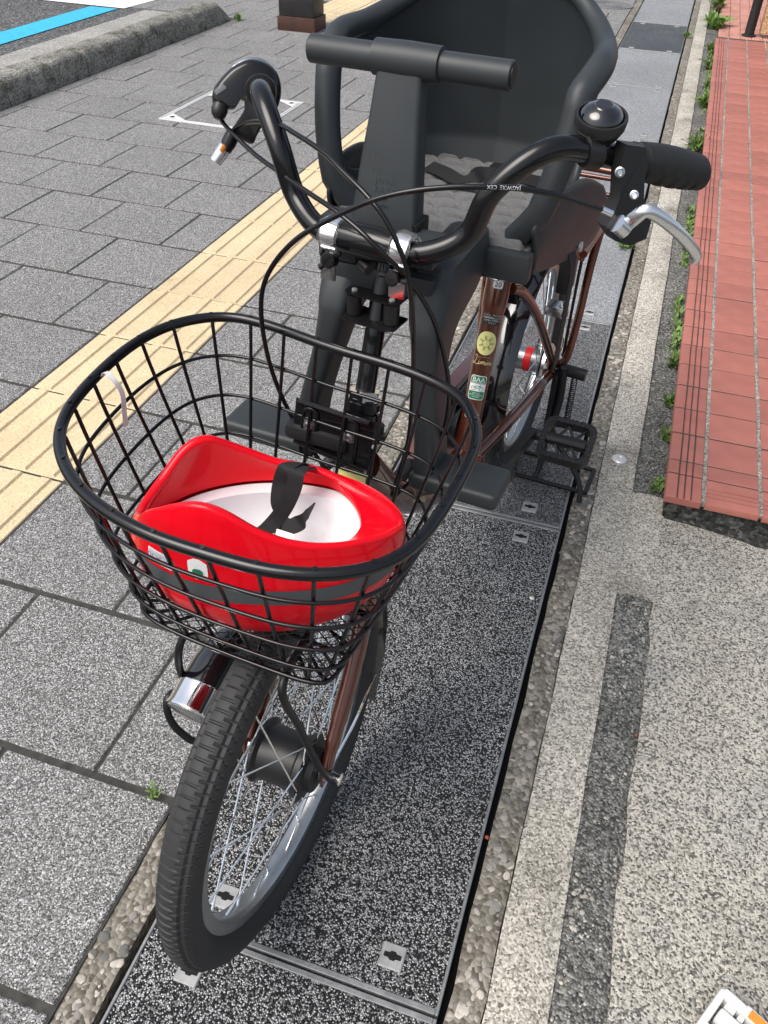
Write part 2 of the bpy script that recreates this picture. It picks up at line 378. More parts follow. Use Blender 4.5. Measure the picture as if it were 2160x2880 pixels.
# --- concrete bands beside the drain
rough_slab('gutter_edge_left', -.486, -.4355, -1, 12, -.07, -.002, 'concrete_edge', step=.05, kind='structure')
rough_slab('gutter_edge_right', -.0135, .031, -1, 12, -.07, -.003, 'concrete_edge', step=.05, kind='structure')
rough_slab('gutter_band', .0325, .112, -1, 12, -.07, -.001, 'concrete_pale', step=.06, amp=.002, wav=.003, kind='structure')
rough_slab('concrete_patch', .1120, .186, 1.262, 1.60, -.07, -.0022, 'concrete_pale', step=.03, wav=.003, kind='structure')
rough_slab('gutter_groove', .106, .190, -1, 1.30, -.075, -.0065, 'gutter', step=.03, amp=.003, kind='structure')
rough_slab('gutter_gravel', .106, .195, 1.57, 12, -.075, -.010, 'gutter', step=.05, amp=.008, kind='structure')
rough_slab('concrete_slab', .183, 3.2, -1, 1.60, -.07, -.0008, 'concrete_slab', step=.05, amp=.002, wav=.008, kind='structure')
MB().box((-.434, -1, -.075), (-.0145, 12, -.030)).build('drain_channel', 'gap_black', smooth=None, kind='structure')
# --- drain covers: galvanised tray, aggregate fill, key plates
def cover_parts():
    hw, hl = .2005, .498
    t = MB()
    for (a, b) in (((-hw, -hl), (-hw+.0045, hl)), ((hw-.0045, -hl), (hw, hl)), ((-hw+.0045, -hl), (hw-.0045, -hl+.0075)), ((-hw+.0045, hl-.0075), (hw-.0045, hl))):
        t.box((a[0], a[1], -.028), (b[0], b[1], .0015), .001, 1)
    frame = t.mesh('frame', 30); frame.materials.append(MATS['galvanised'])
    fills = {}
    for mname in ('cover_fill', 'cover_fill_half_sheen', 'cover_fill_sheen', 'cover_fill_damp'):
        f = MB().box((-hw+.0045, -hl+.0075, -.027), (hw-.0045, hl-.0075, -.001)).mesh('fill', None); f.materials.append(MATS[mname]); fills[mname] = f
    p = MB().box((-.0165, -.0165, -.012), (.0165, .0165, .0025), .0015, 1).mesh('key_plate', 30); p.materials.append(MATS['plate_grey'])
    poly = [(-.012, -.003), (-.005, -.0035), (-.003, -.006), (.003, -.006), (.005, -.0035), (.012, -.003), (.012, .003), (.005, .0035), (.003, .006), (-.003, .006), (-.005, .0035), (-.012, .003)]
    k = MB().prism(poly, lambda x, y, d: (x, y, .0026+d), .0004).mesh('key_slot', None); k.materials.append(MATS['slot_black'])
    return frame, fills, p, k
CF, CFILL, CP, CK = cover_parts()
CL = [(-.095, 'cover_fill', 'nearest drain cover, dark speckled panel before the front tyre at the bottom edge'),
      (.905, 'cover_fill', 'dark speckled drain cover that the front wheel and red helmet stand over'),
      (1.905, 'cover_fill_half_sheen', 'speckled drain cover under the pedal and the wire stand foot'),
      (2.905, 'cover_fill_sheen', 'grey drain cover below the brake lever, beside the rear carrier tube'),
      (3.905, 'cover_fill_sheen', 'grey drain cover behind the black grip, next of the run beyond it'),
      (4.905, 'cover_fill_sheen', 'pale grey drain cover right of the bell'),
      (5.905, 'cover_fill_sheen', 'pale drain cover just before the damp black one'),
      (6.905, 'cover_fill_damp', 'damp blackish drain cover in the far run, darkest of them'),
      (7.905, 'cover_fill_sheen', 'pale drain cover just beyond the damp black one'),
      (8.905, 'cover_fill_sheen', 'farthest drain cover of the run, at the top edge')]
for y, fm, lab in CL:
    root = mk('drain_cover', None, label=lab, category='drain cover', group='drain covers in a row', loc=(-.2245+.0005, y, 0))
    mk('frame', CF, None, root); mk('fill', CFILL[fm], None, root)
    for sx in (-1, 1):
        for sy in (-1, 1):
            pl = mk('key_plate', CP, None, root, (sx*.1235, sy*.448, 0)); mk('key_slot', CK, None, pl)
# --- red tiled step
SH = .06
step = mk('tiled_step', None, label='low step faced with red tiles along the right edge', category='step', loc=(0, 0, 0))
MB().box((.182, 1.536, -.07), (1.6, 6.77, SH-.016)).build('core', 'step_core', step, smooth=None)
MB().box((.1785, 1.532, SH-.015), (1.6, 6.765, SH-.0026)).build('grout_bed', 'joint_dark', step, smooth=None)
for gx in (.2545, .3725, .4905, .6085): MB().box((gx-.0045, 1.530, SH-.012), (gx+.0045, 6.76, SH-.0012), .001, 1).build('grout_strip', 'grout', step)
def grooved(wx, wy, along, n=3, corner=False):
    """tile with shallow grooves near its left (along y) or front (along x) side"""
    t = .016; prof = [(-wx/2, -t), (-wx/2, -.006), (-wx/2+.0015, -.0018), (-wx/2+.005, 0)]
    w_ = wx if along == 'y' else wy
    prof = [(-w_/2, -t), (-w_/2, -.005), (-w_/2+.0015, -.0016), (-w_/2+.005, 0)]
    for g in range(n):
        c = -w_/2+.026+g*.0145; prof += [(c-.0022, 0), (c-.0008, -.0034), (c+.0008, -.0034), (c+.0022, 0)]
    prof += [(w_/2-.002, 0), (w_/2, -.002), (w_/2, -t)]
    L_ = (wy if along == 'y' else wx)/2
    def sec(d, dz): return [((p, d, z+dz) if along == 'y' else (d, p, z+dz)) for p, z in prof]
    b = MB().loft([sec(-L_, -.0012), sec(-L_+.0015, 0), sec(L_-.0015, 0), sec(L_, -.0012)])
    me = b.mesh('tile', 25); me.materials.append(MATS['red_tile']); return me
def flat_tile(wx, wy):
    me = MB().box((-wx/2, -wy/2, -.016), (wx/2, wy/2, 0), .0016, 1).mesh('tile', 30); me.materials.append(MATS['red_tile']); return me
XC = [(.174, .2505), (.2585, .3685), (.3765, .4865), (.4945, .6045), (.6125, .7225)]
YR = [(1.527, 1.616), (1.620, 1.668)]
y = 1.674
while y < 6.66: YR.append((y, y+.1085)); y += .1145
TC = {}
for j, (y0, y1) in enumerate(YR):
    for i, (x0, x1) in enumerate(XC):
        if i >= 4 and y0 < 4: continue
        key = (round(x1-x0, 4), round(y1-y0, 4), i == 0, j == 0)
        if key not in TC:
            TC[key] = grooved(x1-x0, y1-y0, 'y') if i == 0 else (grooved(x1-x0, y1-y0, 'x') if j == 0 else flat_tile(x1-x0, y1-y0))
        o = mk('tile', TC[key], None, step, ((x0+x1)/2+RND.uniform(-.0008, .0008), (y0+y1)/2+RND.uniform(-.001, .001), SH+RND.uniform(-.0008, .0008)))
        o.rotation_euler = (RND.uniform(-.006, .006), RND.uniform(-.005, .005), RND.uniform(-.006, .006))
# --- pink brick path beyond the step
brick_bed = MB().box((.196, 6.78, -.07), (.62, 10.5, -.010)).build('brick_path', 'bedding', smooth=None, kind='structure')
BMs = MB().box((-.0365, -.0495, -.04), (.0365, .0495, 0), .002, 1).mesh('brick', 30); BMs.materials.append(MATS['pink_brick'])
for i in range(5):
    for j in range(30):
        mk('brick', BMs, None, brick_bed, (.235+.076*i, 6.85+.103*j+(.05 if i % 2 else 0), RND.uniform(-.001, .002)))
# --- dark pipe and tan stone wall at the far right
pipe = MB().tube([(.405, 7.24, -.01), (.405, 7.24, 2.6)], .033, 20).lathe([(0, .05), (.012, .05), (.014, .035)], (.405, 7.24, 0), (0, 0, 1), 20).build('drain_pipe', 'post_dark', label='dark vertical pipe at the far end of the red tiled step', category='pipe')
wall = mk('stone_wall', None, label='tan stone block wall behind the dark pipe at the top right', category='wall', loc=(.47, 7.2, 0))
MB().box((.012, .03, -.05), (3.0, .3, 1.9)).build('mortar', 'grout', wall, smooth=None)
for r in range(6):
    x = 0 if r % 2 == 0 else -.0
    first = True
    while x < 2.6:
        wd = (.34 if r % 2 == 0 else .22) if first else .36
        first = False
        MB().box((x+.004, .0+RND.uniform(0, .012), .02+r*.19), (x+wd-.008, .2, .02+r*.19+.178), .012, 2).build('stone', 'tan_stone', wall); x += wd
# --- post with a green band
post = mk('street_post', None, label='dark square post base with a green band behind the left handlebar', category='post', loc=(-2.52, 5.98, 0))
MB().box((-.135, -.105, -.01), (.135, .105, .085), .004).build('foot', 'post_brown', post)
MB().box((-.125, -.095, .085), (.125, .095, .225), .006).build('shaft', 'post_dark', post)
MB().box((-.1255, -.0955, .225), (.1255, .0955, .285), .006).build('band', 'green_band', post)
MB().box((-.125, -.095, .285), (.125, .095, 1.1), .006).build('shaft', 'post_dark', post)
# --- steel frame of a utility lid in the pavers
uf = mk('utility_lid', None, label='square steel rimmed utility lid set in the pavers behind the left handlebar', category='lid', loc=((UF[0]+UF[1])/2, (UF[2]+UF[3])/2, .0022))
hx, hy = (UF[1]-UF[0])/2, (UF[3]-UF[2])/2
fr = MB()
for k_, (o_, w_) in enumerate(((0, .008), (.014, .008))):
    a, b_ = hx-o_, hy-o_
    fr.box((-a, -b_, -.02), (a, -b_+w_, .0025), .0008, 1).box((-a, b_-w_, -.02), (a, b_, .0025), .0008, 1)
    fr.box((-a, -b_+w_, -.02), (-a+w_, b_-w_, .0025), .0008, 1).box((a-w_, -b_+w_, -.02), (a, b_-w_, .0025), .0008, 1)
fr.build('frame', 'lid_steel', uf)
for sx in (-1, 1):
    for sy in (-1, 1):
        c = MB().prism([(sx*(hx-.024), sy*(hy-.024)), (sx*(hx-.13), sy*(hy-.024)), (sx*(hx-.024), sy*(hy-.10))], lambda x, y, d: (x, y, .0015+d), .0015).build('corner_plate', 'lid_steel', uf, smooth=None)
        MB().lathe([(0, .012), (.0008, .012)], (sx*(hx-.05), sy*(hy-.045), .0031), (0, 0, 1), 12).build('key_hole', 'slot_black', c)
# --- round manhole lid
mh = MB()
for r0, r1, z in ((.0, .05, .003), (.06, .075, .004), (.09, .105, .004), (.12, .135, .004), (.16, .19, .005)):
    mh.lathe([(-.02, r0), (z, r0), (z, r1), (-.02, r1)], (0, 0, 0), (0, 0, 1), 40)
mh.lathe([(-.03, .0), (.001, .0), (.001, .188), (-.03, .188)], (0, 0, 0), (0, 0, 1), 40)
mh.build('manhole_lid', 'cast_iron', loc=(-.67, 8.02, .001), label='round iron manhole lid in the far pavers beside the drain run', category='manhole lid')
# --- survey disc
MB().lathe([(-.004, .0185), (.002, .0185), (.0045, .016), (.0055, .007), (.004, .0055), (.003, .0001)], (0, 0, 0), (0, 0, 1), 28).build('survey_disc', 'steel_disc', loc=(.070, 1.711, 0), label='small round metal marker set in the pale concrete band', category='marker')
# --- pebbles bedded in the concrete edges, grit, loose stones
def blob(b, c, r, sq=.45):
    n, mth = 7, 4; rot = RND.uniform(0, 6.28); ax = RND.uniform(.65, 1.0); rows = []
    top = (c[0], c[1], c[2]+r*sq); vs = []
    for i in range(1, mth):
        ph = math.pi*.5*i/(mth-1)
        for k in range(n):
            a = 2*math.pi*k/n+rot; rr = r*math.sin(ph)*(1+RND.uniform(-.12, .12))
            x_, y_ = rr*math.cos(a), rr*ax*math.sin(a)
            vs.append((c[0]+x_*math.cos(rot)-y_*math.sin(rot), c[1]+x_*math.sin(rot)+y_*math.cos(rot), c[2]+r*sq*math.cos(ph)))
    fs = [(len(vs), k, (k+1) % n) for k in range(n)]
    for i in range(mth-2):
        for k in range(n): fs.append((i*n+k, (i+1)*n+k, (i+1)*n+(k+1) % n, i*n+(k+1) % n))
    b.add(vs+[top], fs)
pb = MB()
for _ in range(900):
    y = RND.uniform(.1, 2.6) if RND.random() < .75 else RND.uniform(2.6, 6)
    if RND.random() < .5: blob(pb, (RND.uniform(-.481, -.440), y, -.0035), abs(RND.gauss(.0036, .0026))+.0012, .24)
    else: blob(pb, (RND.uniform(-.008, .026), y, -.0045), abs(RND.gauss(.0036, .003))+.0012, .24)
pb.build('exposed_pebbles', 'pebble', kind='stuff', label='small stones showing in the concrete drain edges', category='pebbles')
gb = MB()
for _ in range(1500):
    y = RND.uniform(.2, 1.27) if RND.random() < .55 else RND.uniform(1.62, 6)
    blob(gb, (RND.uniform(.117, .176), y, -.007 if y < 1.3 else -.009), abs(RND.gauss(.0008, .0010))+.0009, .45)
gb.build('gutter_grit', 'pebble', kind='stuff', label='loose grit lying in the dark gutter groove', category='grit')
mat('brick_chip', (.33, .07, .035), rough=.8); mat('white_stone', (.7, .68, .62), rough=.7)
for k_, (nm, mt, px, py, r, lab) in enumerate((
    ('pebble_chip', 'white_stone', 727, 1722, .006, 'small white stone on the dark drain cover'),
    ('pebble_chip', 'white_stone', 460, 413/2*1.0, .012, 'white scrap on the pavers beside the kerb'),
    ('pebble_chip', 'brick_chip', 1370, 2352, .0035, 'red brick chip beside the near right edge of the drain'),
    ('pebble_chip', 'brick_chip', 1733, 2318, .003, 'red brick chip in the middle of the dark groove'),
    ('pebble_chip', 'brick_chip', 1657, 2634, .0035, 'red brick chip low in the dark groove'),
    ('pebble_chip', 'brick_chip', 1790, 2065, .003, 'red brick chip at the right edge of the dark groove'))):
    if k_ == 0: px, py = 1496, 1681
    if k_ == 1: px, py = 231, 206
    p = G(px, py, 0); b = MB(); blob(b, (0, 0, -.003), r, .7)
    b.build(nm, mt, loc=(float(p[0]), float(p[1]), .0 if k_ != 3 and k_ != 4 else -.009), label=lab, category='stone chip')
# --- weeds in the gravel beside the step
def weed(px, py, size, n, lab, mt='leaf', broad=.2, z=-.012, cat='weed'):
    p = G(px, py, 0); b = MB()
    for k in range(n):
        a = RND.uniform(0, 6.28); L_ = size*RND.uniform(.45, 1.1); lean = RND.uniform(.25, 1.2)
        base = Vector((RND.uniform(-.3, .3)*size, RND.uniform(-.5, .5)*size, 0)); d = Vector((math.cos(a), math.sin(a), 0)); sd_ = Vector((-d.y, d.x, 0))
        vs = []; wd = L_*broad*RND.uniform(.7, 1.3)
        for t, q in ((0, .25), (.3, .8), (.6, 1), (.85, .6), (1, .04)):
            c = base+d*(L_*lean*t*.75)+Vector((0, 0, L_*(t*1.1-.75*lean*t*t*.8))); roll = Vector((0, 0, RND.uniform(-.2, .2)*wd))
            vs += [c+sd_*wd*q*.5+roll, c-sd_*wd*q*.5-roll]
        b.add(vs, [(2*i, 2*i+1, 2*i+3, 2*i+2) for i in range(4)])
    return b.build('weed' if cat == 'weed' else 'dead_weed', mt, smooth=60, loc=(float(p[0]), float(p[1]), z), label=lab, category=cat, group='weeds along the step')
def Zr(x, y): return 1700+.2773*x, .2773*y
def Zw(x, y): return 1800+.2983*x, 900+.2984*y
ms = MB()
for _ in range(2600):
    y = 1.62+5.1*RND.random()**1.15; dens = NZ.noise((y*2.2, 3.7, 0))+.35*NZ.noise((y*9, 1.7, 0))
    if dens < .13: continue
    x = .1745-abs(RND.gauss(0, .012)); L_ = RND.uniform(.006, .022)*(1+max(0, dens)); a = RND.uniform(0, 6.28); d = Vector((math.cos(a)*.6, math.sin(a)*.6, .8)).normalized(); sd_ = Vector((-math.sin(a), math.cos(a), 0))*L_*.16
    b0 = Vector((x, y, -.010)); ms.add([b0-sd_*.5, b0+sd_*.5, b0+d*L_*.6+sd_, b0+d*L_, b0+d*L_*.6-sd_], [(0, 1, 2, 3, 4)])
ms.build('moss_strip', 'leaf', kind='stuff', label='low moss and seedlings along the foot of the step', category='moss', smooth=None)
cr = [(.186, 1.520), (.23, 1.512), (.27, 1.507), (.31, 1.494), (.345, 1.488), (.37, 1.474), (.41, 1.470), (.44, 1.482), (.50, 1.497), (.56, 1.508), (.7, 1.512), (.7, 1.537), (.186, 1.537)]
cr = [(x, 1.537-(1.537-y)*.62) for x, y in cr]
cr = [(p.x, p.y) for p in spline([(x, y, 0) for x, y in cr[:11]], 5)]+cr[11:]
MB().prism([(x, y+NZ.noise((x*90, y*90, 0))*.004 if y < 1.53 else y) for x, y in cr], lambda x, y, d: (x, y, -.001+d), .0035).build('hollow_shade', 'step_core', smooth=None, kind='structure')  # flat dark sheet painting the shade of the eroded hollow
weed(*Zr(1150, 70), .12, 60, 'light green weed at the top edge left of the pink bricks')
weed(*Zr(1120, 270), .13, 90, 'large leafy weed just beyond the far end of the red step', broad=.3)
weed(*Zr(1140, 120), .07, 40, 'brown dead weed between two green ones near the pink bricks', mt='dead_leaf', cat='dead weed')
weed(*Zr(840, 380), .06, 26, 'small weed sprouting on the edge of the damp black drain cover', z=0)
weed(*Zr(1080, 500), .07, 50, 'weed at the foot of the far end of the red step')
weed(*Zr(1080, 680), .09, 80, 'dense weed clump by the step, second from its far end')
weed(*Zr(1060, 880), .06, 60, 'thin weed patch by the step above a denser clump')
weed(*Zr(1030, 1060), .09, 90, 'dense bright weed clump by the middle of the step')
weed(*Zr(960, 1500), .085, 80, 'leafy weed directly above the end of the black grip', broad=.26)
weed(*Zw(-130, -700), .05, 50, 'mossy weed strip beside the step below the grip', mt='leaf_dark')
weed(*Zw(335, 400), .045, 60, 'low green weed against the near part of the step')
weed(*Zw(290, 760), .04, 50, 'dark mossy weed tuft against the step, second from its near end', mt='leaf_dark')
weed(*Zw(250, 1080), .035, 40, 'small yellow green weed nearest to the corner of the step')
weed(.651*665, 1920+.651*490, .022, 14, 'tiny weed in a paver joint left of the front tyre', z=0)
weed(.651*775, 1920+.651*460, .018, 10, 'tiniest weed right against the front tyre', z=0)
weed(.5425*1235, .5425*108, .06, 24, 'dry little weed at the end of the kerb', mt='leaf_dark', z=0)
# --- resin pedal at the lower right corner
mat('white_resin', (.68, .68, .66), rough=.4, noise=(40, .06)); mat('orange_reflector', (.75, .25, .03), rough=.25, coat=.6)
pd = mk('loose_pedal', None, label='white resin pedal with an orange reflector at the lower right corner', category='pedal', loc=(.346, .500, 0))
pd.rotation_euler = (0, 0, -.50)
MB().box((-.046, .020, 0), (.052, .031, .032), .004).build('side_bar', 'white_resin', pd)
MB().box((-.046, -.034, 0), (.052, -.023, .032), .004).build('side_bar', 'white_resin', pd)
MB().box((-.050, -.030, .002), (-.040, .028, .030), .004).build('end_bar', 'white_resin', pd)
MB().box((-.038, -.012, .006), (.06, .009, .027), .005).box((-.036, .011, .012), (-.022, .0195, .024), .002).box((-.018, .011, .012), (-.010, .0195, .024), .002).build('axle_housing', 'white_resin', pd)
rf = MB().box((-.016, .0145, .0325), (.050, .0305, .0345), .0006, 1).build('reflector_frame', 'white_resin', pd)
MB().box((-.010, .0165, .0346), (.042, .0285, .0362), .0005, 1).build('reflector', 'orange_reflector', rf)

# ================================================================ THE BICYCLE
mat('frame_brown', (.105, .024, .010), rough=.28, metal=.55, coat=1.0, noise=(40, .1))
mat('black_paint', (.005, .005, .006), rough=.22, coat=.25, spec=.35)
mat('gloss_black', (.005, .005, .006), rough=.12, coat=1.0)
mat('black_satin', (.009, .009, .010), rough=.38, spec=.35)
mat('seat_plastic', (.028, .033, .036), rough=.46, spec=.42, noise=(20, .08), bump=(900, .12, .0004))
mat('black_plastic', (.013, .013, .014), rough=.42, bump=(700, .06, .0004))
mat('rubber', (.022, .0225, .023), rough=.6, noise=(30, .1))
mat('grip_rubber', (.012, .013, .013), rough=.6, bump=(1200, .2, .0004))
mat('chrome', (.85, .85, .86), rough=.07, metal=1.0)
mat('alloy', (.72, .73, .74), rough=.22, metal=1.0, noise=(40, .05))
mat('brushed_alloy', (.40, .42, .43), rough=.38, metal=1.0, noise=(60, .06))
mat('spoke_steel', (.75, .77, .78), rough=.2, metal=1.0)
mat('helmet_red', (.80, .002, .012), rough=.3, coat=.28, spec=.15)
mat('foam_white', (.83, .83, .84), rough=.7, bump=(500, .12, .0006), noise=(10, .03))
mat('stripe_grey', (.075, .085, .09), rough=.5)
mat('webbing', (.010, .010, .011), rough=.75, bump=(1500, .4, .0005))
mat('cushion_cloth', (.105, .105, .104), rough=.95, sheen=.3, noise=(200, .18), bump=(1300, .5, .0007))
mat('sticker_yellow', (.78, .76, .30), rough=.35); mat('sticker_white', (.82, .82, .80), rough=.35); mat('sticker_green', (.01, .19, .09), rough=.35)
mat('ink_black', (.012, .012, .012), rough=.4); mat('ink_gold', (.72, .60, .30), rough=.3, metal=.2); mat('ink_blue', (.10, .30, .50), rough=.4); mat('ink_grey', (.55, .56, .57), rough=.5)
mat('clear_wrap', (.9, .92, .94), rough=.12, trans=.85, alpha=.5, ior=1.35, bump=(60, .6, .004))
mat('lens_clear', (.95, .96, .97), rough=.05, trans=.9, ior=1.4)
mat('hub_silver', (.34, .36, .37), rough=.28, metal=.9); mat('hub_red', (.55, .01, .015), rough=.3)
mat('tag_white', (.8, .8, .8), rough=.4, trans=.4)

bike = mk('bicycle', None, loc=tuple(BO), rz=-BA, label='brown bicycle with front basket and dark child seat parked on the drain covers', category='bicycle')
def V(l, s, z): return Vector((l, s, z))
PHI, S0 = .09, .27
def F(l, s, z):                       # the steered front part turns about the column
    d = s-S0; c, n = math.cos(PHI), math.sin(PHI); return Vector((d*n+l*c, S0+d*c-l*n, z))
def part(b, name, material, parent=None, smooth=40, **kw): return b.build(name, material, parent or bike, smooth, **kw)
AX = Vector((1, 0, 0))
def axis_s(z): return .245+.38*(z-.72)

# ---- wheels
def tyre(c, R, tread):
    """revolved tyre section; with tread the grooves are cut as real steps"""
    rim_r, hw = R-.047, .0235
    sec = []
    n = 34 if tread else 14
    for k in range(n+1):
        a = -math.pi*.86+2*math.pi*.86*k/n
        sec.append((math.sin(a)*hw, R-.0235+math.cos(a)*.0235, a))
    m_ = 1280 if tread else 96
    rows = []
    pitch = 2*math.pi/128
    for i in range(m_):
        th = 2*math.pi*i/m_; r = []
        for l, rr, a in sec:
            d = 0
            if tread:
                x = l/hw; q = (th/pitch) % 1.0
                ca = abs(a)
                if abs(ca-.21) < .05 or abs(ca-.62) < .05: d = .0021
                elif ca < .2 and q < .13: d = .0017
                elif .24 < ca < .56 and ((q+.5*(1 if a > 0 else 0)) % 1.0) < .14: d = .0017
                elif .64 < ca < 1.25 and ((th/pitch+ca*1.7) % 1.0) < .14: d = .0015
            nr = math.cos(a); nl = math.sin(a)
            r.append(V(c[0]+l-nl*d, c[1]-math.cos(th)*(rr-nr*d), c[2]+math.sin(th)*(rr-nr*d)))
        rows.append(r)
    return MB().grid(rows, closed_v=True)
def ring(c, prof, n=72):
    rows = []
    for i in range(n):
        th = 2*math.pi*i/n; rows.append([V(c[0]+l, c[1]-math.cos(th)*r, c[2]+math.sin(th)*r) for l, r in prof])
    return MB().grid(rows, closed_u=True, closed_v=True)
def wheel(c, R, tread, name, flange, nsp=28):
    rr = R-.045
    w_ = part(ring(c, [(-.0125, rr), (-.0118, rr+.004), (-.0105, rr-.004), (0, rr-.008), (.0105, rr-.004), (.0118, rr+.004), (.0125, rr), (.0122, rr-.013), (.008, rr-.0165), (-.008, rr-.0165), (-.0122, rr-.013)], 96), name, 'brushed_alloy')
    part(tyre(c, R, tread), 'tyre', 'rubber', w_, 28 if tread else 50)
    for i in range(nsp):
        sd_ = 1 if i % 2 else -1; a1 = 2*math.pi*(i+.5)/nsp; cross = (1 if (i//2) % 2 else -1)*math.radians(62)
        a0 = a1+cross
        p0 = V(c[0]+sd_*flange[1], c[1]-math.cos(a0)*flange[0], c[2]+math.sin(a0)*flange[0])
        p1 = V(c[0]+sd_*.002, c[1]-math.cos(a1)*(rr-.016), c[2]+math.sin(a1)*(rr-.016))
        pn = p1+(p0-p1).normalized()*.013
        MB().tube([p0, pn], .0011, 6).tube([pn, p1], [.0017, .0017], 6).build('spoke', 'spoke_steel', w_)
    return w_
FC, RC = (0.0, 0.0, .255), (0.0, 1.10, .262)
fw_ = wheel(FC, .2555, True, 'front_wheel', (.040, .036))
part(MB().lathe([(-.036, .03), (-.034, .042), (-.030, .043), (-.026, .036), (.022, .036), (.026, .042), (.034, .043), (.038, .030), (.046, .028), (.048, .014)], FC, AX, 28), 'hub', 'black_plastic', fw_)
part(MB().lathe([(-.072, .005), (-.058, .005), (-.058, .010), (-.05, .010), (-.05, .005), (.05, .005), (.05, .011), (.0575, .011), (.0575, .0075), (.064, .0075), (.064, .009), (.076, .009), (.078, .006)], FC, AX, 12), 'axle', 'chrome', fw_)
rw_ = wheel(RC, .2535, False, 'rear_wheel', (.03, .032))
hb = part(MB().lathe([(-.04, .02), (-.038, .032), (-.034, .032), (-.032, .026), (.03, .026), (.032, .036), (.036, .036), (.038, .02)], RC, AX, 28), 'hub', 'hub_silver', rw_)
part(MB().lathe([(-.002, .0264), (-.002, .0268), (.014, .0268), (.014, .0264)], RC, AX, 28), 'hub_label', 'hub_red', hb)
part(MB().lathe([(.040, .03), (.041, .043), (.048, .044), (.056, .036), (.058, .02)], RC, AX, 28), 'brake_drum', 'alloy', rw_)

# ---- mudguards
def guard(c, r, a0, a1, hw, name):
    rows = []; n = 40
    for i in range(n+1):
        th = a0+(a1-a0)*i/n; rad = V(0, -math.cos(th), math.sin(th)); row = []
        for k in range(9):
            q = -1+2*k/8; row.append(V(*c)+rad*(r-.010*q*q)+V(hw*q, 0, 0))
        for k in range(8, -1, -1):
            q = -1+2*k/8; row.append(V(*c)+rad*(r-.0012-.010*q*q)+V((hw-.001)*q, 0, 0))
        rows.append(row)
    return part(MB().loft(rows), name, 'gloss_black')
fg = guard(FC, .272, math.radians(98), math.radians(212), .027, 'front_mudguard')
part(MB().tube(spline([(.056, .012, .250), (.050, .10, .235), (.036, .175, .205), (.027, .222, .182)], 6), .0019, 8), 'mudguard_stay', 'chrome', fg)
rg = guard(RC, .274, math.radians(-25), math.radians(172), .029, 'rear_mudguard')
part(MB().tube(spline([(.060, 1.11, .25), (.05, 1.25, .23), (.03, 1.36, .22)], 6), .0019, 8), 'mudguard_stay', 'chrome', rg)

# ---- frame
fr = MB()
ht0, ht1 = V(0, axis_s(.515), .515), V(0, axis_s(.632), .632)
fr.tube([ht0, ht1], .0185, 24)
fr.lathe([(0, .0215), (.012, .0215), (.014, .0185)], ht0, ht1-ht0, 24).lathe([(-.012, .0185), (-.010, .0215), (.002, .0215)], ht1, ht1-ht0, 24)
dtp = spline([V(0, axis_s(.575)+.026, .572), V(0, .30, .472), V(0, .40, .385), V(0, .53, .312), V(0, .665, .275)], 8)
fr.tube(dtp, .0245, 24)
st0, st1 = V(0, .672, .272), V(0, .774, .583)
frame = part(fr, 'frame', 'frame_brown')
part(MB().lathe([(-.040, .014), (-.038, .023), (.038, .023), (.040, .014)], (0, .668, .270), AX, 24), 'bottom_bracket', 'frame_brown', frame)
stv = (st1-st0).normalized()
part(MB().tube([st0, st0+stv*.265, st0+stv*.278, st0+stv*.285, st0+stv*.325], [.0185, .0185, .0205, .0215, .0215], 28), 'seat_tube', 'frame_brown', frame)
part(MB().tube([st1-stv*.01, st1+stv*.10], .0135, 20), 'seat_post', 'chrome', frame)
part(MB().box((-.018, st1.y+.012, st1.z-.028), (.018, st1.y+.040, st1.z-.008), .004).tube([V(-.022, st1.y+.03, st1.z-.018), V(.022, st1.y+.03, st1.z-.018)], .005, 10), 'seat_clamp', 'black_satin', frame)
for sd_ in (-1, 1):
    part(MB().tube(spline([V(sd_*.018, .690, .276), V(sd_*.040, .80, .281), V(sd_*.052, .92, .272), V(sd_*.060, 1.05, .258), V(sd_*.063, 1.085, .255)], 6), [.0115]*17+[.0105]*4+[.0095]*4, 16), 'chain_stay', 'frame_brown', frame)
    part(MB().tube(spline([V(sd_*.020, .785, .563), V(sd_*.028, .83, .54), V(sd_*.040, .92, .462), V(sd_*.052, 1.02, .352), V(sd_*.061, 1.085, .272)], 6), .0095, 16), 'seat_stay', 'frame_brown', frame)
    part(MB().box((sd_*.063-.003, 1.072, .236), (sd_*.063+.003, 1.13, .285), .002), 'dropout', 'black_satin', frame)
part(MB().tube([V(.0585, 1.0, .2645), V(.0582, 1.012, .2632)], .0118, 16), 'stay_band', 'brushed_alloy', frame)
part(MB().box((-.02, .845, .505), (.02, .875, .525), .004).tube([V(0, .80, .525), V(0, .86, .515)], .006, 10), 'stay_bridge', 'black_paint', frame)
part(MB().tube(spline([V(.062, 1.08, .42), V(.070, 1.07, .40), V(.066, 1.085, .385)], 5), .008, 10).box((.03, 1.06, .39), (.066, 1.10, .412), .005), 'rear_brake_arm', 'alloy', frame)
